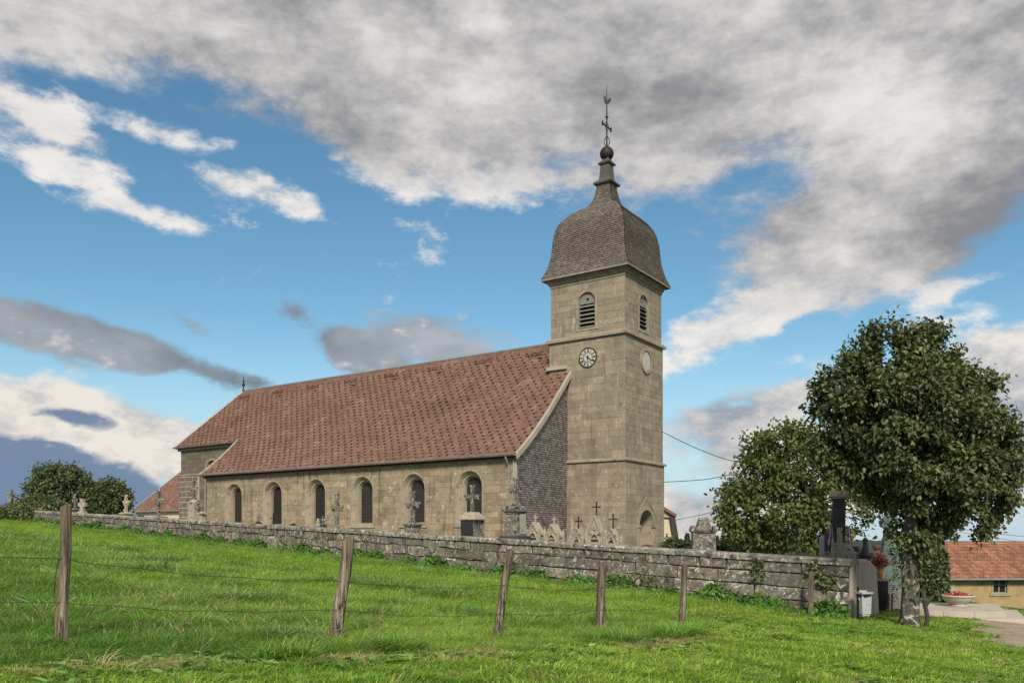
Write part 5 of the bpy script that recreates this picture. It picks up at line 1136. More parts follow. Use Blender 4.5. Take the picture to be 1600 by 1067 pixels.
def other_trees():
    Y = 31.0; s = Y / F
    def lobe(x, y, rx, ry, dy=0): p = px(x, y, Y + dy); return (p.x, p.y, p.z, rx * s, rx * s, ry * s)
    tree('maple_tree', 'loose leaved tree with reddish tinged crown behind the wall, left of the round crowned tree', ((1272 - 800) / F * Y, Y), [px(1272, 890, Y), px(1270, 830, Y), px(1262, 770, Y), px(1250, 720, Y)],
         [lobe(1230, 720, 60, 52), lobe(1270, 750, 80, 75), lobe(1190, 760, 55, 50), lobe(1215, 800, 75, 55), lobe(1160, 805, 42, 40), lobe(1310, 790, 50, 60), lobe(1165, 835, 40, 28), lobe(1240, 845, 70, 28), lobe(1330, 740, 50, 55, 1), lobe(1180, 700, 26, 24), lobe(1235, 688, 30, 22), lobe(1135, 800, 18, 12)],
         1500, 13, .165, 'leaf_red', 5, tr=.17, n_tw=40, clump=.38, droop=.3, shell=.32, gap=.15, up=.5, boughs=130, pull=.36)
    Y = 56.0; s = Y / F
    tree('ash_tree', 'dark spreading tree behind the wall at the far left', ((95 - 800) / F * Y, Y), [px(95, 815, Y), px(95, 790, Y), px(93, 760, Y)],
         [lobe(92, 765, 40, 30), lobe(78, 748, 22, 20), lobe(118, 768, 28, 28), lobe(112, 745, 18, 16), lobe(65, 775, 22, 22), lobe(135, 785, 18, 20), lobe(90, 790, 40, 16)], 1000, 13, .21, 'leaf_left', 8, tr=.15, n_tw=20, clump=.5, droop=.5, shell=.35, gap=.1, up=.3, boughs=70, pull=.4)
    tree('small_ash_tree', 'smaller bushy tree between the far left tree and the sacristy', ((172 - 800) / F * Y, Y), [px(172, 815, Y), px(172, 795, Y), px(172, 778, Y)],
         [lobe(172, 778, 24, 22), lobe(168, 792, 26, 16), lobe(186, 785, 14, 16), lobe(160, 785, 14, 16), lobe(172, 762, 10, 9)], 480, 13, .20, 'leaf_left', 12, tr=.1, n_tw=12, clump=.42, droop=.4, shell=.35, up=.3)
    Y = 50.5; s = Y / F
    o = thing('shrub', 'low green shrub spilling over the left end of the wall', 'shrub', (px(60, 800, Y).x, Y, px(60, 800, Y).z))
    V, Fq, Pc, out = crown([(0, 0, .1, 1.3, 1.0, .85), (-.9, 0, -.1, .8, .8, .6), (1.0, 0, -.1, .9, .8, .6), (.1, -1.9, -.35, 1.3, .7, .6), (-1.2, -1.6, -.4, .9, .6, .45)], 560, 12, .17, 15, clump=.3, droop=.2, shell=.35, up=.5); np_mesh('foliage', V, Fq, T['leaf_hedge'], o); b = MB(); twigs(b, [(0, 0, -1.2), (.3, 0, -1.2)], Pc, out, np.random.default_rng(2), 14, .03); b.build('stems', T['bark_dark'], o)
    # conifers far behind
    def conifer(x, y_top, Yd, wpx, label, seed):
        rg = np.random.default_rng(seed); p = px(x, y_top, Yd); zg = gz(p.x, Yd); H = p.z - zg; w = wpx / F * Yd
        o = thing('conifer', label, 'tree', (p.x, Yd, zg), 0, 'conifers behind the churchyard')
        n = 1500; q = rg.random(n) ** .7; z = H * (.12 + .88 * (1 - q)); tier = .72 + .28 * np.abs(np.sin(z / H * 26)); r = w / 2 * q * tier * rg.uniform(.3, 1, n) ** .5; a = rg.uniform(0, 6.28, n)
        Pb = np.stack([r * np.cos(a), r * np.sin(a), z], 1); dr = np.stack([np.cos(a), np.sin(a), -.35 + .3 * rg.normal(size=n)], 1); nm = np.stack([rg.normal(0, .3, n), rg.normal(0, .3, n), np.ones(n)], 1)
        V, Fq = leaves_mesh(Pb, nm, dr, max(.28, w * .12), rg, .35); np_mesh('crown', V, Fq, T['leaf_conifer'], o); b = MB(); b.tube([(0, 0, 0), (0, 0, H * .95)], [.14, .02], 6); b.build('trunk', T['bark_dark'], o)
    for x, y, Yd, w, lb, sd_ in ((1074, 832, 95, 20, 'narrow conifer just left of the square grey stele', 1), (1064, 841, 100, 16, 'short conifer between the tower and the square grey stele', 2), (1120, 836, 92, 16, 'conifer immediately right of the square grey stele', 3),
                                 (1131, 836, 97, 15, 'conifer tip left of the reddish tree, second right of the grey stele', 4), (1143, 840, 105, 18, 'conifer tip under the lowest left branch of the reddish tree', 5)): conifer(x, y, Yd, w, lb, sd_)
    # bushes
    def bush(name, x, y, Yd, rx, ry, label, lm, n, size, seed):
        p = px(x, y, Yd); s = Yd / F; o = thing(name, label, 'shrub', (p.x, p.y, p.z - ry * s)); V, Fq, Pc, out = crown([(0, 0, ry * s, rx * s, rx * s * .8, ry * s)], n, 10, size, seed, clump=size * 1.3, shell=.4, up=.5); np_mesh('foliage', V, Fq, T[lm], o)
        b = MB(); twigs(b, [(0, 0, -.6), (.05, 0, -.6)], Pc, out, np.random.default_rng(seed), 12, .025, .1); b.build('stems', T['bark_dark'], o)
    bush('bush', 1049, 858, 40, 14, 14, 'light green bush at the right foot of the tower', 'leaf_hedge', 120, .16, 31)
    bush('bush', 1070, 860, 30, 10, 12, 'dark round shrub left of the square grey stele', 'leaf_conifer', 110, .12, 32)
    bush('bush', 1140, 868, 36, 46, 22, 'dark green hedge bush under the reddish tree, right of the grey stele', 'leaf_left', 330, .18, 33)
    # hedge between trunk and house
    Yd = 33; a, c = px(1432, 900, Yd), px(1463, 900, Yd); zg = gz(a.x, Yd); o = thing('hedge', 'green clipped hedge between the big tree trunk and the house', 'hedge', ((a.x + c.x) / 2, Yd, zg)); rg = np.random.default_rng(41)
    hw = (c.x - a.x) / 2; n = 5200; u = rg.uniform(-1, 1, (n, 3)); ax = rg.integers(0, 3, n); u[np.arange(n), ax] = np.sign(u[np.arange(n), ax]) * rg.uniform(.8, 1.05, n); hz = zof(858, Yd) - zg
    Pb = np.stack([u[:, 0] * hw * (1 - .25 * (u[:, 2] > 0) * u[:, 2]), u[:, 1] * 1.0, (u[:, 2] * .5 + .5) * hz + .12 * np.sin(u[:, 0] * 5)], 1); V, Fq = leaves_mesh(Pb, u + rg.normal(0, .5, (n, 3)), u + rg.normal(0, .8, (n, 3)), .13, rg); np_mesh('foliage', V, Fq, T['leaf_hedge'], o)
    b = MB(); b.box(-hw * .7, hw * .7, -.7, .7, 0, hz * .85, taper=(.8, .9)); b.build('twig_core', T['bark_dark'], o)
other_trees()

# ------------------------------------------------------------------ house right, house behind the tower
def tile_slope(o, x0, x1, ya, za, yb, zb, ex, wd, mat, hip=0.0):
    Vs, Fs = [], []; cnt = 0; l = math.hypot(yb - ya, zb - za); n_c = int(l / ex); ny, nz = -(zb - za) / l, (yb - ya) / l
    for k in range(n_c):
        f0, f1 = k / n_c, min(1, (k + 1.12) / n_c); xl = x0 + hip * f0
        xs = np.arange(xl, x1, wd); a, c = xs + .01, np.minimum(xs + wd - .01, x1); n_ = len(xs); o_ = np.ones(n_); lf = .085 + .012 * rng.random(n_)
        y0, z0, y1, z1 = ya + (yb - ya) * f0, za + (zb - za) * f0, ya + (yb - ya) * f1, za + (zb - za) * f1
        mid = (a + c) / 2
        V = np.stack([np.stack([a, y0 + ny * lf, z0 + nz * lf], 1), np.stack([mid, y0 + ny * (lf + .02), z0 + nz * (lf + .02)], 1), np.stack([c, y0 + ny * lf, z0 + nz * lf], 1), np.stack([c, y1 * o_, z1 * o_ + .01], 1), np.stack([mid, y1 * o_ + ny * .02, z1 * o_ + nz * .02 + .01], 1), np.stack([a, y1 * o_, z1 * o_ + .01], 1), np.stack([a, y0 * o_, z0 * o_], 1), np.stack([mid, y0 * o_, z0 * o_], 1), np.stack([c, y0 * o_, z0 * o_], 1)], 1).reshape(-1, 3)
        i = np.arange(n_)[:, None] * 9 + cnt; Vs.append(V); Fs.append(np.concatenate([i + [[0, 1, 4, 5]], i + [[1, 2, 3, 4]], i + [[6, 7, 1, 0]], i + [[7, 8, 2, 1]]])); cnt += 9 * n_
    return np_mesh('roof_tiles', np.concatenate(Vs), np.concatenate(Fs), T[mat], o, 'stuff')
def houses():
    Y = 58.0; s = Y / F; X0 = (1470 - 800) * s; ze = -66 * s; zb = -5.6
    h = thing('yellow_house', 'low yellow rendered house with orange tiled roof and one small window at the right', 'house', (X0, Y, 0), R(4))
    L_ = 16.0; dp = 6.4; zr = ze + 2.32
    fm = lambda u, z, d: (u, -d, z)
    wx = (1567 - 1470) * s; ww, wh, wz = 1.0, 1.12, -3.98
    b = MB(); b.quad((0, 0, zb), (wx - ww / 2, 0, zb), (wx - ww / 2, 0, ze + .1), (0, 0, ze + .1)); b.quad((wx + ww / 2, 0, zb), (L_, 0, zb), (L_, 0, ze + .1), (wx + ww / 2, 0, ze + .1)); b.quad((wx - ww / 2, 0, zb), (wx + ww / 2, 0, zb), (wx + ww / 2, 0, wz), (wx - ww / 2, 0, wz)); b.quad((wx - ww / 2, 0, wz + wh), (wx + ww / 2, 0, wz + wh), (wx + ww / 2, 0, ze + .1), (wx - ww / 2, 0, ze + .1))
    b.quad((0, dp, zb), (0, 0, zb), (0, 0, ze + .1), (0, dp / 2, zr - .1), (0, dp, ze + .1)); b.quad((L_, dp, zb), (L_, 0, zb), (L_, 0, ze + .1), (L_, dp / 2, zr - .1), (L_, dp, ze + .1)); b.quad((0, dp, zb), (L_, dp, zb), (L_, dp, ze + .1), (0, dp, ze + .1)); b.build('wall', T['render_yellow'], h)
    b = MB(); q = .14
    b.prism([(wx - ww / 2 - q, wz + wh), (wx + ww / 2 + q, wz + wh), (wx + ww / 2 + q, wz + wh + .2), (wx - ww / 2 - q, wz + wh + .2)], fm, -.02, .03)
    for sg in (-1, 1): e = wx + sg * (ww / 2 + q / 2); b.prism([(e - q / 2, wz), (e + q / 2, wz), (e + q / 2, wz + wh), (e - q / 2, wz + wh)], fm, -.02, .025)
    for sg in (-1, 1): e = wx + sg * ww / 2; b.quad((e, 0, wz), (e, .25, wz), (e, .25, wz + wh), (e, 0, wz + wh))
    b.prism([(wx - ww / 2 - .28, wz - .2), (wx + ww / 2 + .28, wz - .2), (wx + ww / 2 + .28, wz - .002), (wx - ww / 2 - .28, wz - .002)], fm, -.25, .08)
    w = b.build('window', T['dressed'], h)
    for k in range(4): i, j = k % 2, k // 2; b = MB(); b.quad((wx - .46 + i * .47, .2, wz + .04 + j * .54), (wx - .01 + i * .47, .2, wz + .04 + j * .54), (wx - .01 + i * .47, .2, wz + .54 + j * .54), (wx - .46 + i * .47, .2, wz + .54 + j * .54)); b.build('pane', T['glass'], w)
    b = MB()
    for e in (-.48, 0, .48): b.box(wx + e - .03, wx + e + .03, .13, .19, wz, wz + wh)
    for e in (.02, .56, 1.08): b.box(wx - .48, wx + .48, .135, .185, wz + e - .025, wz + e + .025)
    b.build('casement', T['paint_pale'], w)
    b = MB(); b.quad((-.5, -.45, ze - .02), (L_ + .3, -.45, ze - .02), (L_ + .3, dp / 2, zr), (-.2, dp / 2, zr)); b.quad((-.5, dp + .45, ze - .02), (L_ + .3, dp + .45, ze - .02), (L_ + .3, dp / 2, zr), (-.2, dp / 2, zr)); b.quad((-.5, -.45, ze - .12), (L_ + .3, -.45, ze - .12), (L_ + .3, 0, ze + .2), (-.5, 0, ze + .2))
    b.box(-.5, L_ + .3, -.5, -.43, ze - .14, ze + .0); rf = b.build('roof', T['tile_base'], h)
    tile_slope(rf, -.5, L_ + .3, -.47, ze, dp / 2, zr, .40, .25, 'tile_orange')
    b = MB(); b.tube([(-.3, dp / 2, zr + .04), (L_ + .3, dp / 2, zr + .04)], .12, 8); b.build('ridge_tiles', T['tile_orange'], rf)
    b = MB(); b.tube([(-.5, -.56, ze - .06), (L_ + .3, -.56, ze - .06)], .07, 8); b.build('gutter', T['zinc'], h)
    # door case at the left end
    b = MB(); b.prism([(-.35, zb), (-.05, zb), (-.05, ze - .25), (-.35, ze - .25)], fm, .05, .30); b.build('door_pier', T['render_cream'], h)
    b = MB(); b.prism([(.55, zb), (.95, zb), (.95, ze - .3), (.55, ze - .3)], fm, .0, .06); b.prism([(-.05, ze - .42), (.95, ze - .42), (.95, ze - .3), (-.05, ze - .3)], fm, .0, .055); d = b.build('door_frame', T['paint_pale'], h)
    b = MB(); b.prism([(-.05, zb), (.55, zb), (.55, ze - .42), (-.05, ze - .42)], fm, -.02, .02); b.build('door', T['timber_grey'], d)
    b = MB(); b.box(-2.2, -.5, -.2, 2, zb, ze + 1.2); b.build('dark_lean_to', T['darkpier'], h)
    # building behind the tower: cream wall, red roof top and steep dark lower slope
    Y = 84.0; s = Y / F; p = px(1030, 850, Y); o = thing('house', 'cream house with red roof and steep dark slated slope just behind the tower', 'house', (p.x, Y, 0), 0)
    X = lambda x: (x - 1030) * s; Z = lambda y: (837 - y) * s
    b = MB(); b.prism([(X(1000), Z(880)), (X(1056), Z(880)), (X(1050), Z(806)), (X(1000), Z(806))], fm, -8, 0); b.build('wall', T['render_cream'], o)
    b = MB(); b.prism([(X(1056.5), Z(880)), (X(1066), Z(880)), (X(1053), Z(806)), (X(1045), Z(806))], fm, -8, .5); b.build('steep_slope', T['slate_base'], o)
    b = MB(); b.prism([(X(1000), Z(770)), (X(1056), Z(804)), (X(1054), Z(808)), (X(1000), Z(775))], fm, -8.3, .7); b.build('roof', T['tile_orange'], o)
    b = MB(); b.prism([(X(1000), Z(775.5)), (X(1053), Z(808)), (X(1044), Z(808)), (X(1000), Z(808))], fm, -8.1, .3); b.build('gable', T['paint_pale'], o)
houses()

# ------------------------------------------------------------------ terrace, bowl, gate pier, sign, bin, statue
def street_bits():
    o = thing('stone_terrace', 'low pale stone terrace of two steps in front of the yellow house', 'terrace', (0, 0, 0))
    zt = -2.04; b = MB(); pts = [(10.9, 22.75), (13.35, 22.55), (14.65, 25.2), (10.6, 25.4)]
    def slabp(P, z0, z1): n = len(P); return [(*p, z0) for p in P] + [(*p, z1) for p in P], [tuple(range(n))[::-1], tuple(range(n, 2 * n))] + [(k, (k + 1) % n, n + (k + 1) % n, n + k) for k in range(n)]
    for k in range(3):      # upper slabs
        f = lambda t: ((pts[0][0] + (pts[1][0] - pts[0][0]) * t, pts[0][1] + (pts[1][1] - pts[0][1]) * t), (pts[3][0] + (pts[2][0] - pts[3][0]) * t, pts[3][1] + (pts[2][1] - pts[3][1]) * t))
        a, d_ = f(k / 3 + .002); c, e = f((k + 1) / 3 - .002); b = MB(); b.add(*slabp([a, c, e, d_], zt - .17, zt)); b.build('slab', T['concrete'], o)
    b = MB(); b.add(*slabp([(11.0, 22.5), (13.75, 22.3), (15.1, 25.0), (14.5, 25.3), (11.0, 25.3)], zt - .5, zt - .172)); b.build('lower_step', T['concrete'], o)
    # flower bowl
    Y = 24.3; p = px(1497, 946, Y); o = thing('flower_bowl', 'round stone bowl of red flowers on the terrace', 'planter', (p.x, Y, zt + .002))
    b = MB(); b.lathe([(.25, 0), (.26, .03), (.22, .05), (.24, .08), (.36, .16), (.40, .22), (.42, .27), (.45, .28), (.45, .32), (.40, .325), (.38, .27), (.05, .26)], (0, 0, 0), 28); b.build('bowl', T['concrete'], o, smooth=True)
    rg = np.random.default_rng(5)
    def posy(n, R_, z0, h, size, m_, nm):
        a = rg.uniform(0, 6.28, n); r = R_ * np.sqrt(rg.random(n)); Pb = np.stack([r * np.cos(a), r * np.sin(a), z0 + h * rg.random(n) * (1 - (r / R_) ** 2 * .6)], 1); V, Fq = leaves_mesh(Pb, rg.normal(0, .6, (n, 3)) + [0, 0, .6], rg.normal(0, 1, (n, 3)), size, rg, .9); return V, Fq
    V, Fq = posy(420, .36, .26, .15, .06, 0, 0); np_mesh('flowers', V, Fq, T['petal_red'], o); V, Fq = posy(380, .38, .24, .12, .07, 0, 0); np_mesh('leaves', V, Fq, T['leaf_hedge'], o)
    # gate pier with flower pot, plate
    Y = 24.0; p = px(1375, 957, Y); o = thing('gate_pier', 'dark square gate pier between the return wall and the tree trunk', 'pillar', (p.x, Y, p.z - .1), R(-20)); top = zof(903, Y) - (p.z - .1)
    b = MB(); b.cbox((0, 0, 0), .42, .42, top - .07); b.build('shaft', T['darkpier'], o); b = MB(); b.cbox((0, 0, top - .07), .47, .47, .07); b.build('cap', T['cementwall'], o)
    q = thing('flower_pot', 'terracotta pot of reddish flowers standing on the dark gate pier', 'planter', (p.x - .03, Y, p.z - .1 + top + .002)); b = MB(); b.lathe([(.105, 0), (.135, .22), (.145, .30), (.165, .31), (.165, .36), (.14, .36), (.13, .3), (.02, .29)], (0, 0, 0), 20); b.build('pot', T['terracotta'], q, smooth=True)
    V, Fq = posy(420, .24, .33, .42, .07, 0, 0); np_mesh('flowers', V, Fq, T['petal_maroon'], q)
    Y = 25.0; p2 = px(1370, 903, Y); o = thing('brick_pillar', 'reddish pillar with small urn rising behind the flower pot', 'pillar', (p2.x, Y, -2.4)); tp = zof(866, Y) + 2.4
    b = MB(); b.cbox((0, 0, 0), .30, .30, tp); b.build('shaft', T['terracotta'], o); b = MB(); b.cbox((0, 0, tp), .36, .36, .06); b.lathe([(.1, tp + .06), (.06, tp + .12), (.12, tp + .2), (.13, tp + .28)], (0, 0, 0), 12); b.build('urn_cap', T['granite_red'], o)
    Y = 23.2; p = px(1394.5, 919, Y); o = thing('notice_plate', 'small white notice plate between the gate pier and the tree trunk', 'sign', (p.x, Y, p.z)); b = MB(); b.box(-.115, .115, -.012, .012, -.15, .15); b.build('plate', T['white_plate'], o)
    b = MB(); r_ = random.Random(3)
    for k, z in enumerate((.09, .05, -.03, -.08)):
        x = -.085
        while x < .075: w = r_.uniform(.012, .035); b.box(x, x + w, -.0145, -.0125, z - .009, z + .009); x += w + .01
    b.build('lettering', T['ink'], o); b = MB(); b.tube([(0, .03, -.95), (0, .03, .1)], .02, 8); b.build('post', T['darkpier'], o)
    # concrete block under the plate
    p = px(1396, 957, 23.8); o = thing('stone_bollard', 'low dark stone block below the white notice plate', 'bollard', (p.x, 23.8, p.z - .1)); b = MB(); b.cbox((0, 0, 0), .42, .4, .72, taper=(.9, .9)); b.cbox((0, 0, .72), .38, .36, .04, taper=(.85, .85)); b.build('block', T['cementwall'], o)
    # litter bin
    X, Y = 8.02, 19.02; zg = gz(X, Y); o = thing('litter_bin', 'grey plastic litter bin with black bag on a post at the wall corner', 'bin', (X, Y, zg), R(12))
    b = MB(); b.box(-.145, -.115, .02, .06, -.1, .78); b.build('post', T['black_plastic'], o)
    b = MB(); b.box(-.11, .11, -.09, .11, .16, .62, taper=(1.12, 1.12)); b.box(-.095, .095, -.075, .095, .12, .16); b.build('body', T['bin_grey'], o)
    b = MB()
    for k in range(18):
        a = k / 18 * 6.283; a2 = (k + 1) / 18 * 6.283; f = lambda an, r, z: (math.copysign(abs(math.cos(an)) ** .5, math.cos(an)) * r, .01 + math.copysign(abs(math.sin(an)) ** .5, math.sin(an)) * r * .93, z)
        w1, w2 = .02 * math.sin(k * 2.3), .02 * math.sin((k + 1) * 2.3); b.quad(f(a, .14, .56 + w1), f(a2, .14, .56 + w2), f(a2, .135, .66), f(a, .135, .66)); b.quad(f(a, .135, .66), f(a2, .135, .66), f(a2, .10, .55), f(a, .10, .55))
    b.build('bag', T['black_plastic'], o)
    b = MB(); Ml = Matrix.Translation((0, .12, .68)) @ Matrix.Rotation(R(58), 4, 'X'); b.box(-.135, .135, -.25, 0, -.012, .012, M=Ml); b.box(-.15, .15, .10, .14, .63, .69); b.build('lid', T['bin_grey'], o)
    b = MB(); b.box(-.15, .155, -.13, -.118, .62, .665); b.box(-.15, -.138, -.13, .12, .62, .665); b.box(.143, .155, -.13, .12, .62, .665); b.build('rim', T['bin_grey'], o)
    # bronze robed statue on plinth behind the trunk
    Y = 27.5; p = px(1391, 905, Y); o = thing('statue', 'green patinated robed figure on a stepped plinth behind the big trunk', 'statue', (p.x, Y, gz(p.x, Y)), R(-15)); z0 = zof(872, Y) - gz(p.x, Y)
    b = MB(); b.cbox((0, 0, 0), .9, .9, z0 - .55); b.cbox((0, 0, z0 - .55), .78, .78, .16); b.cbox((0, 0, z0 - .39), .66, .66, .25, taper=(.92, .92)); b.cbox((0, 0, z0 - .14), .72, .72, .14); b.build('plinth', T['patina'], o)
    V, Fc = [], []; n = 28; rings = [(.30, .28, 0), (.28, .26, .2), (.25, .22, .5), (.22, .18, .8), (.20, .15, .98), (.225, .155, 1.12), (.25, .16, 1.26), (.23, .14, 1.36), (.10, .09, 1.43), (.07, .075, 1.48), (.095, .105, 1.54), (.105, .12, 1.62), (.095, .11, 1.70), (.05, .06, 1.755), (.005, .005, 1.77)]
    for rx, ry, z in rings:
        for k in range(n):
            a = 2 * math.pi * k / n; f = 1 + (.07 * math.sin(a * 7 + z * 2) if z < 1.0 else 0) * (1 - z); V.append((rx * f * math.cos(a), ry * f * math.sin(a), z0 + z))
    for i in range(len(rings) - 1):
        for k in range(n): Fc.append((i * n + k, i * n + (k + 1) % n, (i + 1) * n + (k + 1) % n, (i + 1) * n + k))
    b = MB(); b.add(V, Fc)
    for s in (-1, 1): b.tube([(s * .22, 0, z0 + 1.3), (s * .27, -.05, z0 + 1.08), (s * .18, -.2, z0 + 1.0), (s * .03, -.24, z0 + 1.12)], [.08, .075, .06, .035], 8)
    b.build('robed_figure', T['patina'], o, smooth=True)
street_bits()

# ------------------------------------------------------------------ fence and cables
POSTS = [(97, 1010, 103, 790, 7.70, 17, 'thick upright weathered fence post at the left of the meadow'), (525, 1003, 544, 842, 9.30, 17, 'leaning fence post with split grey wood, second from the left'), (775, 1003, 797, 862, 10.55, 13, 'most tilted slim pale fence post in the middle'),
         (937, 983, 942, 885, 12.75, 13, 'short dark fence post right of the tilted pale one'), (1066, 975, 1069, 882, 14.64, 9, 'thin fence post at the end of the meadow edge'), (1267, 958, 1267, 893, 19.55, 8, 'thin stake standing against the wall near the ivy')]
def fence():
    tops = []
    for i, (xb, yb, xt, yt, Y, wpx, lab) in enumerate(POSTS):
        a = px(xb, yb, Y); a.z = gz(a.x, a.y); t = px(xt, yt, Y); r = wpx / F * Y / 2 * 1.05
        rr = random.Random(i + 3); b = MB(); n = 14; m_ = 22; V = []; Fc = []
        ax = t - a; bend = [rr.uniform(-.015, .015) for _ in range(4)]
        ph = [rr.uniform(0, 6.28) for _ in range(6)]
        for k in range(m_ + 1):
            f = -.12 + 1.12 * k / m_; c = a + ax * f + Vector((bend[0] * math.sin(f * 5 + 1), bend[1] * math.sin(f * 4), 0)) * 1.2
            for j in range(n):
                an = 2 * math.pi * j / n; rad = r * (1.08 - .14 * f) * (1 + .10 * math.sin(an * 2 + ph[0]) + .07 * math.sin(an * 5 + ph[1] + f * 2) + .05 * math.sin(an * 3 + f * 9 + ph[2]) + rr.uniform(-.025, .025))
                z = 0
                if k == m_: z = rr.uniform(-.015, .02) + .012 * math.cos(an)
                V.append((c.x + rad * math.cos(an) - a.x, c.y + rad * math.sin(an) - a.y, c.z + z - a.z))
        for k in range(m_):
            for j in range(n): Fc.append((k * n + j, k * n + (j + 1) % n, (k + 1) * n + (j + 1) % n, (k + 1) * n + j))
        V.append((ax.x, ax.y, ax.z + .01))
        for j in range(n): Fc.append((m_ * n + j, m_ * n + (j + 1) % n, len(V) - 1))
        b.add(V, Fc); o = b.build('fence_post', T['post']); o.location = a; tag(o, lab, 'fence post', 'weathered fence posts'); tops.append((a, t, r))
    def wpt(i, f): a, t, r = tops[i]; return a.lerp(t, f) + Vector((0, -r * 1.02, 0))
    left = [Vector((-8.6, 3.6, gz(-8.6, 3.6) + h)) for h in (.82, .48)]
    for j, (fr, lab) in enumerate((((.62, .60, .62, .68, .7), 'upper strand of thin fence wire sagging between the posts'), ((.31, .33, .3, .34, .36), 'lower strand of thin fence wire near the grass'))):
        pts = [left[j]]
        for i in range(5): pts.append(wpt(i, fr[i]))
        full = []
        for a, c in zip(pts, pts[1:]):
            for k in range(12):
                q = k / 12; p = a.lerp(c, q); p.z -= .055 * 4 * q * (1 - q) + .008 * math.sin(q * 19 + j); full.append(p)
        full.append(pts[-1]); b = MB(); b.tube(full, .0034, 5); tag(b.build('fence_wire', T['wire']), lab, 'wire', 'fence wires')
    a, t, r = tops[0]; b = MB(); p0 = wpt(0, .62) + Vector((-.035, .02, 0)); b.tube([p0, p0 + Vector((-.03, -.01, -.2)), p0 + Vector((-.045, .0, -.36))], .0045, 5); tag(b.build('loose_wire', T['wire']), 'loose wire end hanging from the leftmost thick fence post', 'wire')
    def cable(P, lab, rad=.022):
        pts = [px(x, y, Y) for x, y, Y in P]; full = []
        for k in range(len(pts) - 1):
            p0, p1, p2, p3 = pts[max(k - 1, 0)], pts[k], pts[k + 1], pts[min(k + 2, len(pts) - 1)]
            for q in range(8):
                t_ = q / 8; full.append(.5 * ((2 * p1) + (p2 - p0) * t_ + (2 * p0 - 5 * p1 + 4 * p2 - p3) * t_ ** 2 + (3 * p1 - p0 - 3 * p2 + p3) * t_ ** 3))
        full.append(pts[-1]); b = MB(); b.tube(full, rad, 5); tag(b.build('overhead_cable', T['cable']), lab, 'cable', 'overhead cables')
    cable([(1034, 674, 54), (1095, 703, 52), (1165, 724, 50), (1300, 735, 47), (1450, 725, 44), (1600, 699, 41), (1700, 670, 39)], 'uppermost cable drooping from the tower towards the trees')
    cable([(1036, 753, 54), (1100, 749, 52.5), (1165, 740, 51), (1300, 745, 48), (1450, 765, 45), (1600, 790, 42), (1700, 805, 40)], 'middle cable running level from the tower to the reddish tree')
    cable([(1056, 812, 83), (1100, 803, 78), (1145, 789, 73), (1230, 758, 65), (1320, 720, 58)], 'lowest cable rising from the house behind the tower into the reddish tree', .026)
    cable([(1440, 818, 60), (1525, 829, 60), (1600, 838, 60), (1700, 848, 60)], 'upper of two thin cables above the orange house roof', .016); cable([(1440, 823, 62), (1525, 835, 62), (1600, 847, 62), (1700, 860, 62)], 'lower of two thin cables above the orange house roof', .014)
fence()

# ------------------------------------------------------------------ plants at the wall foot
def wall_plants():
    rg = np.random.default_rng(77)
    def spread(us, spread_d, hmax, n, size, name, lab, cat, mat, up=.8, climb=None, kind=None):
        u = rg.uniform(us[0], us[1], n); d = np.abs(rg.normal(0, spread_d, n)) + .06; h = hmax * rg.random(n) ** .8 * np.exp(-(d / spread_d) ** 2 * .5) * (.55 + .45 * np.sin(u * 3.1 + 1) * np.sin(u * 1.3))
        if climb is not None: d = .05 + np.abs(rg.normal(0, .05, n)); h = climb(u, n)
        X = WA.x + WU.x * u - WU.y * d; Y = WA.y + WU.y * u + WU.x * d; Z = g0(X, Y) + np.abs(h) + .02
        nm = rg.normal(0, .5, (n, 3)) + [-WU.y * .5, WU.x * .5, up]; dr = rg.normal(0, .8, (n, 3)) + [0, 0, -.2]
        V, Fq = leaves_mesh(np.stack([X, Y, Z], 1), nm, dr, size, rg, .8); o = np_mesh(name, V, Fq, T[mat])
        if kind: o['kind'] = kind; o['label'] = lab; o['category'] = cat
        else: tag(o, lab, cat)
    spread((.0, 46), .38, .52, 26000, .10, 'weeds', 'strip of broad leaved weeds along the foot of the churchyard wall', 'weeds', 'leaf_weed', kind='stuff', up=.6)
    spread((.35, 1.7), .22, .62, 1700, .095, 'ivy', 'ivy clump growing up the wall foot beside the litter bin', 'ivy', 'leaf_weed')
    spread((.3, 1.0), .1, .5, 240, .085, 'wall_plant', 'green plant rooted in the wall stones near the corner', 'plant', 'leaf_hedge', climb=lambda u, n: .78 + .28 * rg.random(n) + .2 * np.sin(u * 9))
    spread((2.05, 2.35), .1, .5, 130, .075, 'wall_plant', 'small trailing plant growing in a joint near the top of the wall', 'plant', 'leaf_hedge', climb=lambda u, n: .62 + .6 * rg.random(n))
    b = [(4.8, 5.4)]
    spread((5.0, 6.1), .1, .5, 130, .06, 'wall_plant', 'dry brownish plant on the wall behind the thin fence post', 'plant', 'leaf_red', climb=lambda u, n: .25 + .45 * rg.random(n) * (1 - np.abs(u - 5.5)))
wall_plants()

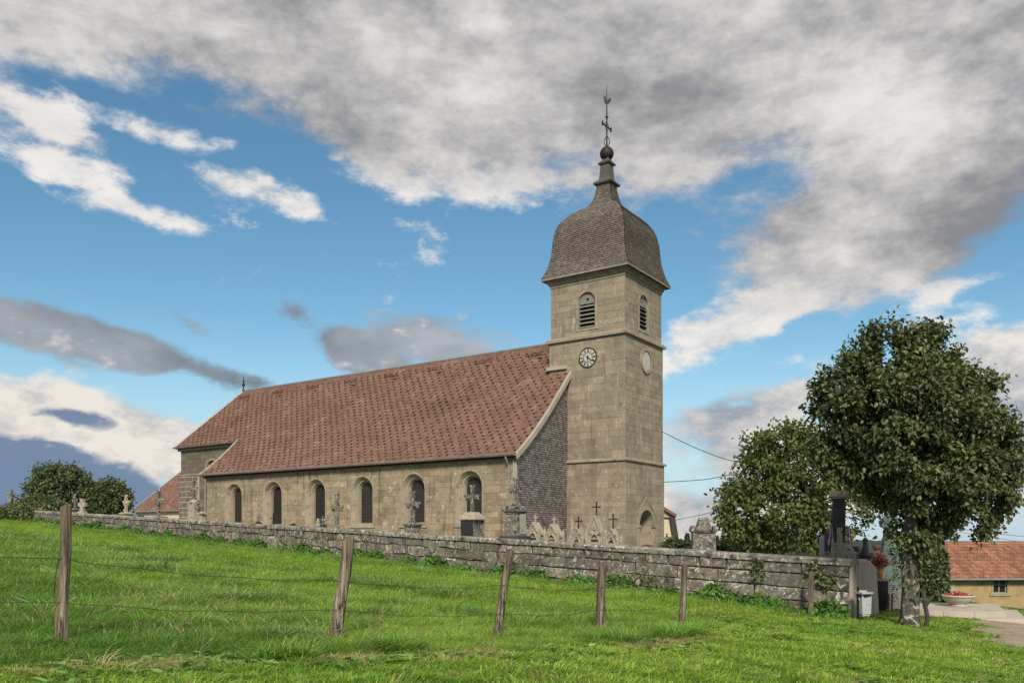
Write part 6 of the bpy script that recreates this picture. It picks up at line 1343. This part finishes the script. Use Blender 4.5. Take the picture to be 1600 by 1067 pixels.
# ------------------------------------------------------------------ grass
def tuft_mesh(name, n, h, w, spread, bend, seed, mat):
    r = np.random.default_rng(seed); V, Fc = [], []
    for k in range(n):
        a = r.uniform(0, 6.283); q = spread * math.sqrt(r.random()); bx, by = q * math.cos(a), q * math.sin(a); hh = h * r.uniform(.55, 1.15); ww = w * r.uniform(.7, 1.2); da = a + r.normal(0, .8); bn = bend * r.uniform(.4, 1.4)
        dx, dy = math.cos(da), math.sin(da); sx, sy = -dy, dx; tw = r.normal(0, .5); sx, sy = sx * math.cos(tw) - sy * math.sin(tw), sx * math.sin(tw) + sy * math.cos(tw)
        o = len(V)
        for f, wf in ((0, .8), (.4, 1), (.75, .7), (1, 0)):
            out = bn * hh * f * f; z = hh * (f - .28 * bn * f * f * f); c = (bx + dx * out, by + dy * out, z)
            if wf: V.append((c[0] - sx * ww * wf / 2, c[1] - sy * ww * wf / 2, c[2])); V.append((c[0] + sx * ww * wf / 2, c[1] + sy * ww * wf / 2, c[2]))
            else: V.append(c)
        Fc += [(o, o + 1, o + 3, o + 2), (o + 2, o + 3, o + 5, o + 4), (o + 4, o + 5, o + 6)]
    me = bpy.data.meshes.new(name); me.from_pydata(V, [], Fc); me.materials.append(mat); me.update(); return me
def grass_material():
    mt, nt, N, L, P = nmat('grass_blade')
    at = N.new('ShaderNodeAttribute'); at.attribute_type = 'INSTANCER'; at.attribute_name = 'gcol'
    ge = N.new('ShaderNodeNewGeometry'); mr = N.new('ShaderNodeMapRange'); L.new(ge.outputs['Random Per Island'], mr.inputs[0]); mr.inputs[3].default_value = .6; mr.inputs[4].default_value = 1.4
    hs = N.new('ShaderNodeHueSaturation'); L.new(at.outputs['Color'], hs.inputs['Color']); L.new(mr.outputs[0], hs.inputs['Value'])
    L.new(hs.outputs[0], P.inputs['Base Color']); P.inputs['Roughness'].default_value = .55; P.inputs['Specular IOR Level'].default_value = .3
    tr = N.new('ShaderNodeBsdfTranslucent'); h2 = N.new('ShaderNodeHueSaturation'); h2.inputs['Value'].default_value = 1.2; L.new(hs.outputs[0], h2.inputs['Color']); L.new(h2.outputs[0], tr.inputs[0])
    ms = N.new('ShaderNodeMixShader'); ms.inputs[0].default_value = .38; L.new(P.outputs[0], ms.inputs[1]); L.new(tr.outputs[0], ms.inputs[2]); L.new(ms.outputs[0], N['Material Output'].inputs[0])
    return mt
def scatter(name, label, X, Y, Z, scale, col, lean, meshes):
    n = len(X); me = bpy.data.meshes.new(name); me.vertices.add(n); me.vertices.foreach_set('co', np.stack([X, Y, Z], 1).astype(np.float32).ravel())
    rot = np.stack([rng.normal(0, .10, n) + lean[0], rng.normal(0, .10, n) + lean[1], rng.uniform(0, 6.283, n)], 1)
    for nm, tp, d in (('scale', 'FLOAT', scale), ('gcol', 'FLOAT_VECTOR', col), ('rot', 'FLOAT_VECTOR', rot)):
        a = me.attributes.new(nm, tp, 'POINT'); a.data.foreach_set('value' if tp == 'FLOAT' else 'vector', np.ascontiguousarray(d, np.float32).ravel())
    pick = me.attributes.new('pick', 'INT', 'POINT'); pick.data.foreach_set('value', rng.integers(0, len(meshes), n).astype(np.int32))
    o = bpy.data.objects.new(name, me); C.objects.link(o); o['kind'] = 'stuff'; o['label'] = label; o['category'] = 'grass'
    ng = bpy.data.node_groups.new(name + '_scatter', 'GeometryNodeTree'); ng.interface.new_socket('Geometry', in_out='INPUT', socket_type='NodeSocketGeometry'); ng.interface.new_socket('Geometry', in_out='OUTPUT', socket_type='NodeSocketGeometry')
    N, L = ng.nodes, ng.links; gi, go = N.new('NodeGroupInput'), N.new('NodeGroupOutput')
    col_ = bpy.data.collections.new(name + '_tufts')
    for k, m_ in enumerate(meshes): col_.objects.link(bpy.data.objects.new(name + '_tuft', m_))
    ci = N.new('GeometryNodeCollectionInfo'); ci.inputs['Collection'].default_value = col_; ci.inputs['Separate Children'].default_value = True; ci.inputs['Reset Children'].default_value = True
    mp = N.new('GeometryNodeMeshToPoints'); L.new(gi.outputs[0], mp.inputs['Mesh'])
    ip = N.new('GeometryNodeInstanceOnPoints'); L.new(mp.outputs[0], ip.inputs['Points']); L.new(ci.outputs[0], ip.inputs['Instance']); ip.inputs['Pick Instance'].default_value = True
    def attr(nm, tp): q = N.new('GeometryNodeInputNamedAttribute'); q.data_type = tp; q.inputs[0].default_value = nm; return q.outputs[0]
    L.new(attr('pick', 'INT'), ip.inputs['Instance Index']); L.new(attr('rot', 'FLOAT_VECTOR'), ip.inputs['Rotation']); L.new(attr('scale', 'FLOAT'), ip.inputs['Scale'])
    L.new(ip.outputs[0], go.inputs[0]); md = o.modifiers.new('scatter', 'NODES'); md.node_group = ng
    return o
def build_grass():
    gm = grass_material()
    def sample(n, y0, y1, pw):
        u = rng.random(n); Y = (y0 ** pw + (y1 ** pw - y0 ** pw) * u) ** (1 / pw); X = rng.uniform(-.80, .74, n) * Y + rng.normal(0, .8, n); return X, Y
    def free(X, Y):
        ins = inside(X, Y); k = ins < -.06
        k |= (X > WA.x + .2) & ((X - 7.9) * .853 - (Y - 19.5) * .522 > .25)        # right of the return wall
        k &= ~((X > path_edge(Y) + rng.normal(0, .18, len(X))) & (Y < 23.6))
        k &= ~((X > 10.7) & (X < 15.2) & (Y > 22.2) & (Y < 25.5)); k &= ~((np.abs(X - 8.5) < .25) & (np.abs(Y - 18) < .25))
        k &= Y < 52
        return k
    # meadow
    X, Y = sample(135000, 3.0, 52, .55); e = edge_d(X, Y)
    rightend = X > 3.7 + .5 * np.sin(Y)
    k = free(X, Y) & (e > .0) & ~((X > 3.4) & (Y < 19 + 0 * X) & (rightend)) ; X, Y, e = X[k], Y[k], e[k]
    k = ~((X > 3.2) & (inside(X, Y) > -60) & ((X - 3.2) / 6 > rng.random(len(X)))); X, Y, e = X[k], Y[k], e[k]
    n1, n2, n3 = vnoise(X, Y, .55, 11), vnoise(X, Y, 1.6, 12), vnoise(X, Y, 5, 13)
    edge_b = np.exp(-(e / .5) ** 2)
    sc = (1.0 + .22 * n2 + .18 * n3 + .25 * edge_b * (n3 > .3)) * np.clip(.55 + e * .9, .55, 1) * np.interp(Y, [6, 14, 25, 48], [.85, .95, 1.05, 1.15]) * rng.uniform(.75, 1.25, len(X)); sc = np.clip(sc, .4, 1.9)
    sc = sc * np.interp(e, [0, 1.6, 3.0], [.72, .72, 1.0])
    wallnear = np.exp(-np.clip(-inside(X, Y), 0, 9) / 1.2)
    dark = np.clip(.5 + .7 * n1 + .5 * n2 + .25 * n3, 0, 1)[:, None]; c = np.array([.13, .265, .032]) * (1 - dark) + np.array([.27, .42, .058]) * dark
    blue = np.clip(n2 * .9 + n1 * .5 - .35, 0, 1)[:, None]; c = c * (1 - blue * .75) + np.array([.12, .22, .065]) * blue * .75; sc = sc * (1 + .35 * blue[:, 0])
    yel = np.exp(-((np.clip(-inside(X, Y), 0, 30) - 4.5) / 2.6) ** 2)[:, None]; c = c * (1 - .45 * yel) + np.array([.29, .46, .03]) * .45 * yel
    c = c * (1 - .08 * (edge_b[:, None])) ; sc = sc * (1 - .3 * yel[:, 0])
    dr = dryness(X, Y)[:, None] * .5 * rng.random(len(X))[:, None]; c = c * (1 - dr) + np.array([.28, .2, .09]) * dr
    dead = (rng.random(len(X)) < .05)[:, None]; c = np.where(dead, np.array([.42, .38, .2]), c)
    c = c * rng.uniform(.8, 1.2, (len(X), 1))
    far = (Y > 16)
    tm = [tuft_mesh('tuft', 26, .175, .0062, .095, .85 + .2 * i, 100 + i, gm) for i in range(5)]
    tf = [tuft_mesh('tuft_far', 36, .16, .0088, .17, .8 + .15 * i, 200 + i, gm) for i in range(4)]
    a = ~far; scatter('meadow_grass', 'long lush green meadow grass behind the fence', X[a], Y[a], g0(X[a], Y[a]) - .01, sc[a], c[a], (.05, .10), tm)
    a = far; scatter('far_meadow_grass', 'green grass on the far slope below the churchyard wall', X[a], Y[a], g0(X[a], Y[a]) - .01, sc[a], c[a], (.05, .10), tf)
    # mown lawn
    X, Y = sample(120000, 3.0, 30, .7); e = edge_d(X, Y); k = free(X, Y) & ((e < .05) | (X > 3.0)); X, Y, e = X[k], Y[k], e[k]
    k = (e < .05) | ((X - 3.0) / 2 > rng.random(len(X))); X, Y, e = X[k], Y[k], e[k]
    n1, n2, n3 = vnoise(X, Y, .8, 21), vnoise(X, Y, 2.4, 22), vnoise(X, Y, 7, 23); d = dryness(X, Y)
    k = rng.random(len(X)) > d * .2; X, Y, e, n1, n2, n3, d = X[k], Y[k], e[k], n1[k], n2[k], n3[k], d[k]
    sc = np.clip(1 + .3 * n2 + .3 * n3, .45, 1.9) * rng.uniform(.7, 1.3, len(X)) * (1 - .35 * d)
    tree_sh = np.exp(-((X - 8.5) ** 2 + (Y - 18) ** 2) / 5)
    t = np.clip(.5 + .5 * n1 + .3 * n3, 0, 1)[:, None]; c = np.array([.17, .32, .03]) * (1 - t) + np.array([.30, .43, .055]) * t
    q = np.clip(d * 1.1, 0, 1)[:, None] * (rng.random(len(X)) < .7)[:, None]; c = c * (1 - q) + np.array([.58, .46, .24]) * rng.uniform(.6, 1.2, (len(X), 1)) * q; c = c * rng.uniform(.75, 1.25, (len(X), 1))
    st = (rng.random(len(X)) < .06)[:, None]; c = np.where(st, np.array([.42, .36, .18]), c)
    tl = [tuft_mesh('lawn_tuft', 24, .07, .0075, .085, .9 + .2 * i, 300 + i, gm) for i in range(5)]
    scatter('lawn_grass', 'short mown grass with straw coloured patches in the foreground', X, Y, g0(X, Y) - .004, sc, c, (0, 0), tl)
    # dry thatch lying along the mown edge
    n = 5200; seg = rng.integers(1, len(EDGE) - 1, n); t_ = rng.random(n); E = np.array(EDGE); A = E[seg]; B = E[seg + 1 if False else np.minimum(seg + 1, len(E) - 1)]; Pm = A + (B - A) * t_[:, None]; dv = (B - A) / (np.linalg.norm(B - A, axis=1, keepdims=True) + 1e-9); off = rng.normal(-.12, .11, n); X = Pm[:, 0] - dv[:, 1] * off; Y = Pm[:, 1] + dv[:, 0] * off
    k = (vnoise(X, Y, 1.7, 3) + rng.normal(0, .3, n) > .25) & (Y > 3) & (np.abs(X) < Y) & (rng.random(n) < .35); X, Y = X[k], Y[k]; n = len(X)
    c = np.array([.56, .45, .22])[None] * rng.uniform(.45, 1.25, (n, 1)) * np.array([[1, 1, 1]])
    tt = [tuft_mesh('thatch_tuft', 20, .10, .005, .09, 2.6 + .4 * i, 400 + i, gm) for i in range(3)]
    scatter('dry_thatch', 'brown dry cut grass lying along the mown edge', X, Y, g0(X, Y) + .004, rng.uniform(.5, 1.1, n), c, (0, 0), tt)
    # broad leaved rosettes in the lawn and pale seed stalks in the meadow
    def rosette(name, seed):
        r = np.random.default_rng(seed); n = 9; a = np.arange(n) * 2.4 + r.normal(0, .2, n); d_ = np.stack([np.cos(a), np.sin(a), r.uniform(.15, .6, n)], 1)
        V, Fq = leaves_mesh(np.zeros((n, 3)), np.tile([0, 0, 1.], (n, 1)) + r.normal(0, .2, (n, 3)), d_, .10, r, .5); me = bpy.data.meshes.new(name); me.from_pydata(V.tolist(), [], Fq.tolist()); me.materials.append(gm); me.update(); return me
    def stalk(name, seed):
        r = np.random.default_rng(seed); b = MB()
        for k in range(3):
            x, y = r.normal(0, .04, 2); dx, dy = r.normal(0, .10, 2); h = r.uniform(.18, .3); p = [(x, y, 0), (x + dx * .4, y + dy * .4, h * .55), (x + dx, y + dy, h)]; b.tube(p, [.0016, .0013, .001], 3, cap=False); b.tube([p[2], (p[2][0] + dx * .3, p[2][1] + dy * .3, h + .035), (p[2][0] + dx * .7, p[2][1] + dy * .7, h + .07)], [.001, .0055, .001], 4, cap=False)
        me = bpy.data.meshes.new(name); me.from_pydata(b.v, [], b.f); me.materials.append(gm); me.update(); return me
    Xw, Yw = sample(9000, 3.5, 26, .6); ew = edge_d(Xw, Yw); k = free(Xw, Yw) & ((ew < .2) | (Xw > 3.2)) & (vnoise(Xw, Yw, 1.3, 61) > .1); Xw, Yw = Xw[k], Yw[k]; n = len(Xw)
    scatter('lawn_weeds', 'flat broad leaved weeds dotted through the mown grass', Xw, Yw, g0(Xw, Yw) + .015, rng.uniform(.5, 1.2, n), np.array([.16, .29, .06])[None] * rng.uniform(.7, 1.3, (n, 1)), (0, 0), [rosette('rosette', i) for i in range(3)])
    Xw, Yw = sample(2400, 7.5, 40, .6); ew = edge_d(Xw, Yw); k = free(Xw, Yw) & (ew > .3) & (Xw < 4.5) & (vnoise(Xw, Yw, .9, 62) > -.2); Xw, Yw = Xw[k], Yw[k]; n = len(Xw)
    scatter('seed_stalks', 'thin pale seed stalks standing in the meadow', Xw, Yw, g0(Xw, Yw), rng.uniform(.6, 1.1, n), np.array([.42, .38, .2])[None] * rng.uniform(.6, 1.1, (n, 1)), (.05, .12), [stalk('stalk', i) for i in range(3)])
    # lusher leafy weeds at the edge
    n = 2600; seg = rng.integers(1, len(EDGE) - 1, n); t_ = rng.random(n); A = E[seg]; B = E[np.minimum(seg + 1, len(E) - 1)]; Pm = A + (B - A) * t_[:, None]; dv = (B - A) / (np.linalg.norm(B - A, axis=1, keepdims=True) + 1e-9); off = np.abs(rng.normal(.12, .18, n)); X = Pm[:, 0] - dv[:, 1] * off; Y = Pm[:, 1] + dv[:, 0] * off
    k = (vnoise(X, Y, 2.4, 41) > .45) & (Y > 3) & (np.abs(X) < Y); X, Y = X[k], Y[k]; n = len(X); c = np.array([.17, .3, .045])[None] * rng.uniform(.7, 1.5, (n, 1))
    te = [tuft_mesh('edge_tuft', 22, .24, .008, .09, .9 + .25 * i, 500 + i, gm) for i in range(3)]
    scatter('edge_grass', 'tall dark tufts of grass overhanging the mown edge', X, Y, g0(X, Y) - .01, rng.uniform(.6, 1.2, n), c, (0, 0), te)
build_grass()
